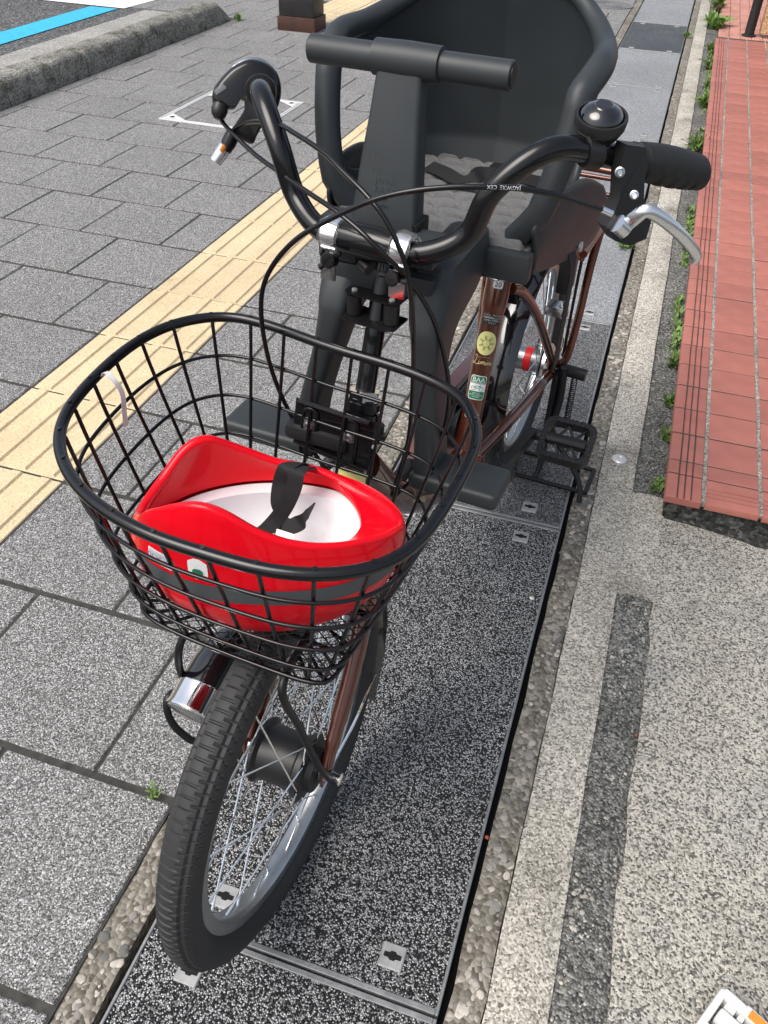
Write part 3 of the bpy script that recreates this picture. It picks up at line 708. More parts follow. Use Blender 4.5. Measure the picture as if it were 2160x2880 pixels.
# chain case on the far side, cranks and pedals
part(MB().prism([(.60, .235), (.62, .325), (.70, .345), (1.08, .300), (1.12, .262), (1.08, .222), (.70, .195), (.63, .205)], lambda x, y, d: V(-.078+d, x, y), .022), 'chain_case', 'black_paint', frame)
part(MB().prism([(.60, .30), (.63, .352), (.72, .368), (.98, .335), (.98, .322), (.72, .352), (.65, .335)], lambda x, y, d: V(-.080+d, x, y), .026), 'chain_case_trim', 'frame_brown', frame)
def pedal(parent, c, dirl):
    ang = .42
    def X(p):
        q = Vector(p); q = Vector((q.x, q.y*math.cos(ang)-q.z*math.sin(ang), q.y*math.sin(ang)+q.z*math.cos(ang))); return Vector((c[0]+dirl*q.x, c[1]+q.y, c[2]+q.z))
    def rr_path(hx, hy, r):
        out = []
        for qx, qy, a0 in ((hx-r, hy-r, 0), (-hx+r, hy-r, 90), (-hx+r, -hy+r, 180), (hx-r, -hy+r, 270)):
            for k in range(6): a = math.radians(a0+90*k/5); out.append((qx+r*math.cos(a), qy+r*math.sin(a)))
        return out
    rows = []
    for x, y in rr_path(.045, .041, .017):
        t = Vector((x, y, 0)); n = Vector((x, y, 0)).normalized()
        rows.append([X(t+n*.0065+Vector((0, 0, -.011))), X(t+n*.0075), X(t+n*.0065+Vector((0, 0, .011))), X(t-n*.0065+Vector((0, 0, .011))), X(t-n*.0065+Vector((0, 0, -.011)))])
    cage = MB().grid(rows, closed_u=True, closed_v=True)
    pp = rr_path(.045, .041, .017); m2 = len(pp)
    for x, y in [(pp[i][0]*(1-t)+pp[(i+1) % m2][0]*t, pp[i][1]*(1-t)+pp[(i+1) % m2][1]*t) for i in range(m2) for t in ((0, .2, .4, .6, .8) if math.dist(pp[i], pp[(i+1) % m2]) > .02 else (0, ))]:
        n = Vector((x, y, 0)).normalized()
        for off in (-.0035, .0035):
            c0 = Vector((x, y, .0108))+n*off; e = .0024
            cage.add([X(c0+Vector((e, 0, 0))), X(c0+Vector((0, e, 0))), X(c0-Vector((e, 0, 0))), X(c0-Vector((0, e, 0))), X(c0+Vector((0, 0, .0026)))], [(0, 1, 4), (1, 2, 4), (2, 3, 4), (3, 0, 4)])
    pc = part(cage, 'pedal', 'black_plastic', parent, 30)
    part(MB().tube([X((-.075, 0, 0)), X((-.045, 0, 0)), X((.035, 0, 0))], [.011, .0115, .010], 14).box((-.040, -.010, -.008), (.038, .010, .009), .003, xf=X), 'pedal_axle', 'black_plastic', pc)
    w2 = MB()
    for a, b_ in (((-.02, .008), (-.005, .036)), ((.012, .008), (-.005, .036)), ((.012, .008), (.03, .036)), ((-.02, -.008), (-.005, -.036)), ((.012, -.008), (-.005, -.036)), ((.012, -.008), (.03, -.036))):
        w2.tube([X((a[0], a[1], 0)), X((b_[0], b_[1], 0))], .0028, 6)
    part(w2, 'pedal_web', 'black_plastic', pc)
for sd_ in (-1, 1):
    cr0 = V(sd_*.068, .668, .270); cr1 = V(sd_*.088, .668+sd_*.172, .270-sd_*.018)
    rows = []
    for t, wd, th in ((-.1, .016, .009), (0, .018, .011), (.5, .012, .008), (.92, .013, .009), (1.03, .012, .008)):
        p = cr0.lerp(cr1, t); rows.append([p+V(-th, 0, -wd), p+V(th, 0, -wd*.85), p+V(th, 0, wd*.85), p+V(-th, 0, wd)])
    ck = part(MB().loft(rows), 'crank', 'black_satin', None, 30)
    part(MB().lathe([(0, .017), (.018, .017), (.02, .015), (.024, .008)], cr0+V(sd_*.006, 0, 0), (sd_, 0, 0), 20), 'crank_cap', 'black_plastic', ck)
    pedal(ck, (cr1.x+sd_*.068, cr1.y, cr1.z), sd_)
# saddle behind the child seat
sd_rows = []
for t in range(13):
    q = t/12; s_ = .78+.25*q; hw_ = .022+.075*max(0, min(1, (q-.30)/.5))**1.3*(1 if q < .93 else .85); z_ = .728+.018*q*q
    sd_rows.append([V(hw_*math.cos(a), s_, z_+(.020 if math.sin(a) > 0 else .045)*math.sin(a)*(.8 if math.sin(a) > 0 else 1)) for a in [2*math.pi*k/16 for k in range(16)]])
sdl = part(MB().loft(sd_rows), 'saddle', 'black_satin', None, 60)
part(MB().tube([st1+stv*.08, V(0, .85, .69)], .013, 12).tube([V(.025, .82, .69), V(.035, .98, .70)], .004, 8).tube([V(-.025, .82, .69), V(-.035, .98, .70)], .004, 8).box((-.03, .835, .68), (.03, .865, .70), .003), 'saddle_rails', 'black_satin', sdl)
# rear carrier
car = part(MB().tube(spline([V(.105, .93, .585), V(.108, 1.1, .588), V(.104, 1.33, .59), V(.08, 1.38, .59), V(-.08, 1.38, .59), V(-.104, 1.33, .59), V(-.108, 1.1, .588), V(-.105, .93, .585)], 6), .0075, 12), 'carrier', 'frame_brown')
for s_ in (1.0, 1.12, 1.24, 1.34): part(MB().tube([V(-.104, s_, .588), V(.104, s_, .588)], .005, 10), 'crossbar', 'frame_brown', car)
for sd_ in (-1, 1):
    part(MB().tube(spline([V(sd_*.070, 1.095, .268), V(sd_*.078, 1.075, .285), V(sd_*.094, 1.05, .315), V(sd_*.100, 1.058, .40), V(sd_*.102, 1.068, .50), V(sd_*.106, 1.085, .586)], 7), .0082, 14), 'carrier_leg', 'frame_brown', car)
part(MB().tube(spline([V(.086, 1.03, .56), V(.088, 1.04, .545), V(.088, 1.035, .50), V(.087, 1.04, .38), V(.084, 1.06, .31)], 6), .0032, 8), 'lock_rod', 'black_satin', car)
part(MB().tube(spline([V(.102, 1.02, .588), V(.094, 1.0, .575), V(.093, 1.0, .545)], 5), .006, 10), 'cord_hook', 'frame_brown', car)
part(MB().box((.050, 1.02, .46), (.078, 1.07, .58), .006), 'skirt_guard', 'black_plastic', car)
# stand
stn = MB()
stn.tube(spline([V(.080, 1.095, .25), V(.084, 1.075, .16), V(.082, 1.05, .06), V(.08, 1.025, .012)], 5), .0055, 10)
stn.tube(spline([V(-.080, 1.095, .25), V(-.084, 1.075, .16), V(-.082, 1.05, .06), V(-.08, 1.025, .012)], 5), .0055, 10)
stn.tube([V(.081, 1.026, .016), V(.080, 1.122, .014)], .004, 8).tube([V(-.081, 1.026, .016), V(-.080, 1.122, .014)], .004, 8)
for s_ in (1.026, 1.120): stn.tube([V(-.197, s_-.006, .0085), V(.197, s_-.006, .0085)], .0052, 10)
for sd_ in (-1, 1): stn.tube([V(sd_*.197, 1.020, .0085), V(sd_*.197, 1.114, .0085)], .0052, 10)
stand = part(stn, 'stand', 'black_satin')
part(MB().tube(spline([V(.082, 1.09, .12), V(.10, 1.08, .09), V(.16, 1.03, .055), V(.185, 1.0, .035), V(.192, .985, .006)], 6), .0062, 10), 'stand_foot_lever', 'black_satin', stand)
part(MB().tube(spline([V(.086, 1.085, .27), V(.090, 1.08, .19), V(.084, 1.07, .12)], 4), .010, 10).box((.07, 1.06, .12), (.082, 1.11, .26), .003), 'stand_arm', 'black_satin', stand)
part(MB().tube([V(.085, 1.095, .26), V(.135, 1.093, .258)], .0135, 18), 'axle_peg', 'black_plastic', stand)
hel = [V(.112+.0065*math.cos(t*2*math.pi*24), 1.10+.012*t+.0065*math.sin(t*2*math.pi*24), .245-.125*t) for t in [k/288 for k in range(289)]]
part(MB().tube(hel, .0013, 6), 'spring', 'black_satin', stand)

# ---- fork, column, stem
fk = MB()
crown = V(0, axis_s(.507), .507)
fk.lathe([(-.012, .02), (-.008, .024), (.010, .024), (.012, .02)], crown, ht1-ht0, 20).box((-.045, crown.y-.016, .490), (.045, crown.y+.016, .512), .008)
for sd_ in (-1, 1):
    fk.tube(spline([V(sd_*.041, crown.y+.001, .503), V(sd_*.046, .135, .43), V(sd_*.0505, .095, .37), V(sd_*.053, .040, .305), V(sd_*.0545, .004, .262)], 7), [.0125]*9+[.0118]*6+[.011]*6+[.0095]*4+[.008]*4, 16)
    fk.box((sd_*.0545-.0025, -.012, .240), (sd_*.0545+.0025, .014, .268), .002)
fork = part(fk, 'fork', 'frame_brown')
cz0 = V(0, axis_s(.655), .655); cz1 = V(0, axis_s(.828), .828); cv = (cz1-cz0).normalized()
colm = part(MB().tube([cz0, cz1], .0113, 24), 'steering_column', 'black_paint')
part(MB().lathe([(-.024, .021), (-.012, .021), (-.011, .018), (-.009, .018), (-.008, .0205), (.000, .0205), (.001, .017), (.004, .017)], cz0+cv*.004, cv, 20), 'headset', 'black_paint', colm)
part(MB().lathe([(.006, .0165), (.006, .0185), (.018, .0185), (.018, .0120)], cz0, cv, 6), 'lock_nut', 'chrome', colm)
lk = part(MB().lathe([(-.040, .026), (-.038, .031), (-.030, .0315), (-.029, .029), (-.020, .029), (-.016, .024), (-.015, .016)], cz0, cv, 40).box((-.075, cz0.y-.055, .620), (.005, cz0.y-.005, .640), .008), 'steering_lock', 'black_plastic', colm)
# bracket of the child seat round the column
br = MB()
bz0 = .7625
for z_, th in ((bz0+.011, .0024), (bz0-.0155, .0024)):
    poly = [(-.034, -.014), (-.026, -.018), (.022, -.018), (.032, -.012), (.032, .02), (-.034, .02)]
    br.prism(poly, lambda x, y, d, z_=z_: F(x, axis_s(z_)-.006+y, z_+d), th)
brk = part(br, 'column_clamp', 'black_satin')
for l_ in (-.024, .022):
    part(MB().tube([F(l_, axis_s(bz0)-.012, bz0-.012), F(l_, axis_s(bz0)-.012, bz0+.010)], .0088, 16), 'clamp_roller', 'black_plastic', brk)
    part(MB().lathe([(0, .0035), (.002, .0035), (.003, .002)], F(l_, axis_s(bz0)-.012, bz0+.0135), (0, 0, 1), 6), 'bolt', 'steel_disc', brk)

# ---- handlebar
hp = [(.0, .235, .840), (.055, .235, .840), (.098, .252, .862), (.119, .256, .909), (.158, .285, .944), (.197, .338, .933)]
gd = Vector((.573, .778, -.235)).normalized()
full = [Vector((-p[0], p[1], p[2])) for p in hp[:0:-1]]+[Vector(p) for p in hp]
full = [full[0]+Vector((-gd.x, gd.y, gd.z))*.12]+full+[full[-1]+gd*.12]
hbp = [F(*p) for p in spline(full, 12)]
bar = part(MB().tube(hbp, .0113, 24), 'handlebar', 'black_paint')
stm = MB().lathe([(-.031, .0135), (-.030, .0158), (-.012, .0175), (.012, .0175), (.030, .0158), (.031, .0135)], F(0, .235, .840), F(1, .235, .84)-F(0, .235, .84), 28)
stm.loft([[cz1+V(0, 0, -.02)+V(.0135*math.cos(a), .0135*math.sin(a), 0) for a in [2*math.pi*k/16 for k in range(16)]], [F(.016*math.cos(a), .240+.013*math.sin(a), .826) for a in [2*math.pi*k/16 for k in range(16)]], [F(.018*math.cos(a), .236+.012*math.sin(a), .838) for a in [2*math.pi*k/16 for k in range(16)]]])
part(stm, 'stem', 'black_paint', bar)
part(MB().tube([F(-.006, .232, .818), F(.006, .226, .815)], .006, 10), 'stem_bolt', 'black_satin', bar)
def gp(sd_, t, u=0, v=0, wz=0):      # point along a grip: t along it, u outwards, v up
    e = Vector(hp[5]); p = e+gd*t; nrm_ = Vector((gd.y, -gd.x, 0)).normalized(); p = p+nrm_*u+Vector((0, 0, v))
    return F(sd_*p.x, p.y, p.z)
for sd_ in (-1, 1):
    rows = []; n = 26
    for k in range(61):
        t = k/60; tt = .040+.092*t
        r = .0168+.0022*math.sin(t*math.pi*1.1)
        if t > .93: r *= math.sqrt(max(.02, 1-((t-.93)/.075)**2))
        if t < .05: r *= .93
        row = []
        for j in range(n):
            a = 2*math.pi*j/n; q = r
            lower = max(0, -math.sin(a)*.9+.35*math.cos(a))
            if .12 < t < .8: q -= .0021*lower*(max(0, math.sin(t*34.0))**.7)
            row.append(gp(sd_, tt, q*math.cos(a), q*math.sin(a)*1.05))
        rows.append(row)
    g_ = MB().loft(rows)
    part(g_, 'grip', 'grip_rubber', bar, 50)
    part(MB().loft([[gp(sd_, tt, r*math.cos(2*math.pi*j/24), r*math.sin(2*math.pi*j/24)) for j in range(24)] for tt, r in ((.034, .0135), (.034, .0165), (.041, .0165), (.042, .014))]), 'grip_collar', 'black_plastic', bar)
# right brake lever (beside the bell) and its bracket
def ext(poly, fn, depth): return MB().prism(poly, fn, depth)
# bracket built in the plane seen from the camera side: u along bar, v down
lev = MB()
def lv(x, y, d):                      # x along the bar, y up, d towards the camera
    return gp(1, .010+x, d, y)
lev.prism([(x*1.16+.003, y*(1.08 if y > -.03 else 1.20)) for x, y in ((-.008, .0145), (.012, .0155), (.0170, .006), (.0165, -.012), (.0175, -.026), (.0250, -.030), (.0280, -.040), (.0240, -.053), (.006, -.060), (-.010, -.058), (-.022, -.048), (-.015, -.038), (-.009, -.028), (-.0095, -.010), (-.011, 0))], lambda x, y, d: lv(x, y, .006-d*(1 if d else 0)+.22*min(0, y)*-1), -.016)
lever = part(lev, 'brake_lever', 'black_plastic', bar, 30)
# curved alloy blade
blade_pts = [bs(1345, 492, .296), bs(1372, 470, .292), bs(1396, 455, .292), bs(1424, 468, .297), bs(1458, 495, .306), bs(1486, 524, .318), bs(1503, 552, .328), bs(1494, 566, .330)]
bp_ = spline(blade_pts, 6); P_, T_, U_ = frames(bp_)
rows = []
for i, p in enumerate(bp_):
    t = i/(len(bp_)-1); wd = .0070-.0018*t; B_ = T_[i].cross(U_[i]); vd = Vector((CAMP[0]-BO[0], CAMP[1]-BO[1], CAMP[2]))-p; vd.normalize()
    n1 = (vd-T_[i]*vd.dot(T_[i])).normalized(); n2 = T_[i].cross(n1)
    rows.append([p+n2*wd*math.cos(a)+n1*.0034*math.sin(a) for a in [2*math.pi*k/12 for k in range(12)]])
part(MB().loft(rows), 'lever_blade', 'alloy', bar, 50)
part(MB().tube([bs(1350, 497, .296), bs(1333, 482, .290)], .009, 14), 'lever_root', 'alloy', bar)
part(MB().tube([bs(1322, 462, .272), bs(1300, 452, .268)], [.0035, .0035], 10), 'cable_adjuster', 'chrome', bar)
for (x_, y_, r_, mt_) in ((1340, 372, .0046, 'hub_silver'), (1371, 421, .0040, 'alloy')):
    p = Vector(bs(x_, y_, .288)); vd = (Vector((.279, -.542, 1.177))-p).normalized()
    part(MB().lathe([(0, r_), (.003, r_), (.0036, r_*.7), (.002, r_*.5), (.002, .0002)], p+vd*.004, vd, 16), 'lever_bolt', mt_, bar)
# bell
bc = Vector(bs(1297, 262, .318)); bu = Vector((.10, -.28, .95)).normalized()
bel = part(MB().lathe([(-0.0134, 0.0118), (-0.0122, 0.0193), (-0.0042, 0.0231), (-0.0034, 0.0225), (-0.0025, 0.0239), (0.0050, 0.0245), (0.0067, 0.0239), (0.0067, 0.0214), (0.0034, 0.0210)], bc, bu, 36), 'bell', 'black_plastic')
part(MB().lathe([(0.0034, 0.0207), (0.0084, 0.0192), (0.0126, 0.0151), (0.0151, 0.0092), (0.0155, 0.0082), (0.0166, 0.0076), (0.0168, 0.0038), (0.0166, 0.0001)], bc, bu, 36), 'bell_dome', 'gloss_black', bel)
part(MB().tube(spline([bc-bu*.012, bc-bu*.022+V(.002, .0, 0), gp(1, -.024, -.004, .013), gp(1, -.024, -.012, 0)], 5), .006, 12, flat=.5), 'bell_arm', 'black_plastic', bel)
part(MB().loft([[gp(1, tt, r*math.cos(2*math.pi*j/20), r*math.sin(2*math.pi*j/20)) for j in range(20)] for tt, r in ((-.030, .0115), (-.029, .0145), (-.012, .0145), (-.011, .0115))]), 'bell_clamp', 'black_plastic', bel)
# left twist shifter head and brake bracket, seen end on
shc = gp(-1, .012)
gdl = (gp(-1, .1)-gp(-1, 0)).normalized()
sh_c = Vector(bs(548, 200, gp(-1, .02).y))
def disc_rows(pts2, back, parent_c, ax, grow=1.0):
    pass
upl = Vector((0, 0, 1)); upl = (upl-gdl*upl.dot(gdl)).normalized(); sdl_ = gdl.cross(upl)
camdir = (Vector((.279, -.542, 1.177))-sh_c).normalized()
def sh(x, y, d):                      # plane across the grip axis: image pixels -> that plane, pushed d along the grip
    r = np.array(ray(x*K, y*K)); r = Vector((float(r@EL), float(r@ES), float(r[2]))); c0 = Vector((.279+0, -.542, 1.177))
    c0 = Vector(_b(CAMP)); p0 = shc+gdl*(.010); t = (p0-c0).dot(gdl)/r.dot(gdl); return c0+r*t+gdl*d
out = [(458, 215), (462, 190), (480, 165), (505, 142), (540, 127), (575, 135), (598, 155), (608, 190), (603, 225), (590, 240), (560, 215), (535, 200), (520, 215), (508, 235), (495, 238), (480, 243), (465, 235)]
shp = [(p.x, p.y) for p in spline([(x, y, 0) for x, y in out], 4, True)]
sc_ = (sum(p[0] for p in shp)/len(shp), sum(p[1] for p in shp)/len(shp))
def shr(f, d): return [sh(sc_[0]+(x-sc_[0])*f, sc_[1]+(y-sc_[1])*f, d) for x, y in shp]
shf = part(MB().loft([shr(.80, -.006), shr(.93, -.003), shr(1, .003), shr(1, .016), shr(.9, .022)]), 'gear_shifter', 'black_paint', bar, 50)
part(MB().loft([[sh(545+54*q*math.cos(a), 172+50*q*math.sin(a), d) for a in [2*math.pi*k/30 for k in range(30)]] for q, d in ((.8, .020), (1.0, .023), (1.04, .030), (.98, .038), (.7, .042))]), 'shifter_ring', 'brushed_alloy', bar, 50)
part(MB().loft([[gp(-1, tt, r*math.cos(2*math.pi*j/24), r*math.sin(2*math.pi*j/24)) for j in range(24)] for tt, r in ((-.006, .0115), (-.005, .0165), (.006, .0175), (.014, .0175))]), 'shifter_collar', 'black_plastic', bar)
shs = [(530, 205), (560, 165), (592, 175), (596, 215), (572, 262), (556, 290), (545, 310), (520, 300), (500, 285), (512, 262), (528, 235)]
shp2 = [(p.x, p.y) for p in spline([(x, y, 0) for x, y in shs], 4, True)]
c2_ = (552, 235)
def shr2(f, d): return [sh(c2_[0]+(x-c2_[0])*f, c2_[1]+(y-c2_[1])*f, d) for x, y in shp2]
lb = part(MB().loft([shr2(.82, -.022), shr2(.95, -.019), shr2(1, -.012), shr2(1, .0)]), 'brake_bracket', 'black_plastic', bar, 50)
part(MB().tube([sh(505, 285, -.014), sh(496, 305, -.014), sh(486, 322, -.014)], [.008, .0085, .0075], 14), 'cable_socket', 'black_paint', lb)
part(MB().tube([sh(490, 312, -.013), sh(478, 330, -.013), sh(466, 347, -.013)], [.0078, .0078, .0070], 12), 'lever_tip', 'alloy', lb)
part(MB().tube([sh(487, 312, -.0215), sh(479, 325, -.0215)], .0035, 8, flat=.4), 'lever_tag', 'orange_reflector', lb)
part(MB().lathe([(0, .0085), (.006, .0095), (.012, .008), (.016, .004)], sh(477, 226, -.002), sh(474, 240, -.004)-sh(477, 226, -.002), 14), 'cable_nose', 'black_plastic', shf)
part(MB().prism([(462, 195), (482, 180), (490, 190), (468, 205)], lambda x, y, d: sh(x, y, -.0075+d), .001), 'shifter_window', 'lens_clear', shf)

# ---- cables
def cable(pts, r=.0026, name='brake_cable', mt='black_paint'):
    return part(MB().tube(spline([bs(*p) for p in pts], 8), r, 10), name, mt)
cable([(496, 290, .335), (515, 272, .325), (550, 262, .30), (600, 268, .275), (640, 290, .255), (700, 330, .235), (740, 370, .220), (790, 420, .205), (830, 470, .198), (860, 530, .196), (880, 590, .198), (891, 680, .203), (893, 780, .208), (889, 880, .208), (880, 960, .205), (850, 1060, .20)])
cable([(473, 236, .352), (480, 262, .345), (505, 290, .325), (550, 333, .29), (600, 370, .262), (660, 412, .238), (720, 452, .216), (770, 492, .205), (810, 530, .200), (860, 580, .205), (905, 635, .225), (940, 700, .243), (962, 780, .255), (970, 860, .262), (955, 940, .275), (915, 1010, .28), (850, 1075, .27)], name='gear_cable')
ccb = [(1302, 453, .268), (1260, 440, .250), (1200, 421, .225), (1130, 408, .205), (1060, 404, .19), (980, 404, .18), (900, 411, .172), (830, 425, .168), (770, 446, .165), (700, 480, .163), (640, 517, .163), (595, 565, .164), (570, 615, .167), (564, 670, .172), (572, 740, .178), (592, 815, .182), (625, 890, .184), (670, 965, .18), (715, 1030, .17)]
cb3 = cable(ccb)

# ---- lettering helpers
def text_mesh(body, size, depth=0):
    cu = bpy.data.curves.new('t', 'FONT'); cu.body = body; cu.size = size; cu.align_x = 'CENTER'; cu.align_y = 'CENTER'; cu.resolution_u = 3; cu.extrude = depth
    o = bpy.data.objects.new('t', cu); col.objects.link(o)
    dg = bpy.context.evaluated_depsgraph_get(); me = bpy.data.meshes.new_from_object(o.evaluated_get(dg))
    vs = [tuple(v.co) for v in me.vertices]; fs = [tuple(p.vertices) for p in me.polygons]
    bpy.data.objects.remove(o); bpy.data.meshes.remove(me); bpy.data.curves.remove(cu)
    return vs, fs
def put_text(body, size, fn, name, material, parent, depth=0, out=None):
    vs, fs = text_mesh(body, size, depth)
    return MB().add([fn(x, y)+(out*z if out else Vector((0, 0, 0))) for x, y, z in vs], fs).build(name, material, parent, smooth=None)
def strokes(lines, width, fn, name, material, parent):
    b = MB()
    for ln in lines:
        p = spline([(x, y, 0) for x, y in ln], 6); L_ = []
        for i in range(len(p)):
            t = (p[min(i+1, len(p)-1)]-p[max(i-1, 0)]); t = t.normalized() if t.length > 0 else Vector((1, 0, 0)); n = Vector((-t.y, t.x, 0))*width*.5
            L_.append((p[i]+n, p[i]-n))
        b.add([fn(q.x, q.y) for pr in L_ for q in pr], [(2*i, 2*i+1, 2*i+3, 2*i+2) for i in range(len(p)-1)])
    return b.build(name, material, parent, smooth=None)
def rect_patch(w_, h_, fn, name, material, parent, n=10, round_=.0):
    b = MB()
    if round_ <= 0:
        rows = [[fn(-w_/2+w_*i/n, -h_/2+h_*j/n) for i in range(n+1)] for j in range(n+1)]; b.grid(rows)
    else:
        rows = []
        for j in range(n+1):
            y = -h_/2+h_*j/n; dy = max(0, abs(y)-(h_/2-round_)); ins = round_-math.sqrt(max(0, round_**2-dy**2))
            rows.append([fn(-w_/2+ins+(w_-2*ins)*i/n, y) for i in range(n+1)])
        b.grid(rows)
    return b.build(name, material, parent, smooth=60)
def disc_patch(r, fn, name, material, parent, sy=1.0):
    rows = [[fn(r*q*math.cos(2*math.pi*k/32), r*q*sy*math.sin(2*math.pi*k/32)) for k in range(32)] for q in (.02, .3, .6, .85, 1)]
    return MB().grid(rows, closed_u=True).build(name, material, parent, smooth=60)
def on_tube(p0, axis, r, face, off=.0004):
    """x wraps round the tube, y runs along it; face = direction the decal looks at"""
    A = Vector(axis).normalized(); f = Vector(face); f = (f-A*f.dot(A)).normalized(); b = A.cross(f)*-1; p0 = Vector(p0)
    def mkfn(extra=0.0, dx=0.0, dy=0.0):
        return lambda x, y: p0+A*(y+dy)+(f*math.cos((x+dx)/r)-b*math.sin((x+dx)/r))*(r+off+extra)
    return mkfn
def knot(n=7, r0=.0048, r1=.0085):
    """ring of loops, the emblem on the yellow badges"""
    pts = []
    for k in range(n*16):
        t = 2*math.pi*k/(n*16); R_ = r1*.74; d_ = r1*.26
        pts.append((R_*math.cos(t)+d_*math.cos((n-1)*t), R_*math.sin(t)-d_*math.sin((n-1)*t)))
    return [pts+[pts[0], pts[1]]]
SCRIPT = [[(-.42, .34), (-.34, .42), (-.31, .30), (-.38, .0), (-.46, -.12), (-.52, -.05), (-.44, -.02), (-.30, -.12), (-.20, -.06), (-.16, .10)],
          [(-.16, .10), (-.18, -.05), (-.12, -.08), (-.06, .08), (-.05, -.08)], [(-.05, -.06), (.0, .08), (.03, .06), (.02, -.08)], [(.02, -.05), (.07, .09), (.10, .05), (.09, -.07), (.14, -.06), (.18, .08)],
          [(.18, .08), (.17, -.05), (.22, -.07), (.26, .08), (.25, -.08)], [(.25, -.05), (.30, .08), (.34, .05), (.33, -.07), (.38, -.05), (.42, .09)], [(.42, .09), (.41, -.05), (.46, -.08), (.52, .02)],
          [(-.15, .19), (-.145, .21)], [(.20, .19), (.205, .21)], [(.44, .19), (.445, .21)]]
CAMB = Vector(_b(CAMP))
# ---- decals on the seat tube
stub = frame.children[1] if frame.children[1].name.startswith('seat_tube') else frame
def st(pix):                          # distance up the seat tube at a given image height
    best = min(range(200), key=lambda k: abs((lambda p: px_y(p))(st0+stv*(k*.0017))-pix)); return best*.0017
def px_y(p):
    wpt = BO+EL*p.x+ES*p.y+np.array([0, 0, p.z]); c = RM.T@(wpt-CAMP); return (CY+FPX*c[1]/c[2])/K
face = CAMB-(st0+stv*.2)
def dec(yimg, r=.0185):
    t = st(yimg); return on_tube(st0+stv*t, stv, r, face)
d20 = dec(611, .0215); rect_patch(.0165, .0125, d20(.0), 'size_label', 'sticker_white', stub, 6, .002); put_text('20', .0115, d20(.0004), 'lettering', 'ink_black', stub)
dw = dec(683); rect_patch(.030, .026, dw(0), 'warning_label', 'ink_black', stub, 8, .002)
rect_patch(.027, .0052, dw(.0003, 0, .0088), 'label_bar', 'ink_grey', stub, 6, .002); put_text('WARNING! 警告', .0040, dw(.0006, 0, .0088), 'lettering', 'ink_black', stub)
for k, line in enumerate(('ハンドル、サドルポスト', 'の限界標識以上に引き', '上げないで使用して', 'ください')): put_text(line, .0034, dw(.0004, .003, .0030-.0042*k), 'lettering', 'sticker_white', stub)
dy_ = dec(738); disc_patch(.0185, dy_(0), 'round_badge', 'sticker_yellow', stub, 1.1); strokes(knot(7, .0065, .0125), .0006, dy_(.0004), 'badge_line', 'ink_black', stub)
dl = dec(780); strokes([[(x*.036, y*.030) for x, y in ln] for ln in SCRIPT], .0010, dl(.0003), 'lettering', 'ink_gold', stub)
strokes([[(-.010+.026*k/14, .0085+.0012*math.sin(k/14*3.1)), (-.010+.026*k/14+.0006, .0092+.0012*math.sin(k/14*3.1))] for k in range(15)], .0006, dl(.0003), 'dotted_arc', 'ink_gold', stub)
db = dec(833); rect_patch(.030, .043, db(0), 'safety_label', 'sticker_white', stub, 10, .003)
rect_patch(.0275, .0405, db(.0003), 'label_field', 'sticker_green', stub, 10, .003); rect_patch(.0275, .0135, db(.0006, 0, .0005), 'label_panel', 'sticker_white', stub, 8)
put_text('BAA', .0115, db(.0007, 0, .0140), 'lettering', 'sticker_white', stub); put_text('自転車協会認証', .0034, db(.0007, 0, .0090), 'lettering', 'sticker_white', stub)
put_text('BICYCLE', .0032, db(.0007, 0, -.0098), 'lettering', 'sticker_white', stub); put_text('ASSOCIATION(JAPAN)', .0024, db(.0007, 0, -.0132), 'lettering', 'sticker_white', stub); put_text('APPROVED', .0026, db(.0007, 0, -.0165), 'lettering', 'sticker_white', stub)
cyc = [[(.0055*math.cos(a)*.62+cx0, .0055*math.sin(a)*.62-.0012) for a in [2*math.pi*k/12 for k in range(14)]] for cx0 in (-.0068, .0068)]
strokes(cyc+[[(-.0068, -.0012), (-.003, .0025), (.004, .0035), (.0068, -.0012)], [(-.003, .0025), (-.001, -.0015), (.004, .0035)], [(.004, .0035), (.0045, .0055), (.0025, .006)], [(-.004, .0045), (-.002, .0045)]], .0007, db(.0009), 'bicycle_sign', 'sticker_green', stub)
dm = dec(893); rect_patch(.026, .0085, dm(0), 'origin_label', 'ink_grey', stub, 6, .002); rect_patch(.0245, .007, dm(.0003), 'label_field', 'ink_black', stub, 6, .002); put_text('MADE IN CHINA', .0034, dm(.0006), 'lettering', 'sticker_white', stub)
# ---- decals on head tube and down tube
hv = (ht1-ht0).normalized()
hd = on_tube(ht0+hv*.050, hv, .0185, CAMB-ht0); rect_patch(.046, .046, hd(0), 'head_badge', 'sticker_yellow', frame, 10, .004); strokes(knot(7, .0075, .0150), .0007, hd(.0004), 'badge_line', 'ink_black', frame)
dcen = Vector((0, .372, .407)); dax = (Vector((0, .46, .348))-Vector((0, .30, .468))).normalized()
dt = on_tube(dcen, dax, .0245, Vector((.9, -.25, .45)))
rot = lambda fn: (lambda x, y: fn(-y, x))
strokes([[(x*.066, y*.046-.002) for x, y in ln] for ln in SCRIPT], .0011, rot(dt(.0003)), 'lettering', 'ink_gold', frame)
strokes([[(.012+.014*math.cos(a), .012+.010*math.sin(a)) for a in [math.pi*k/10 for k in range(-2, 11)]], [(-.036, .022), (-.028, .006), (-.034, -.008)]], .0010, rot(dt(.0003)), 'flourish', 'ink_gold', frame)
strokes([[(.012+.008*math.cos(a), .012+.006*math.sin(a)), (.012+.010*math.cos(a), .012+.0075*math.sin(a))] for a in [math.pi*k/9 for k in range(10)]], .0007, rot(dt(.0003)), 'dotted_arc', 'ink_gold', frame)
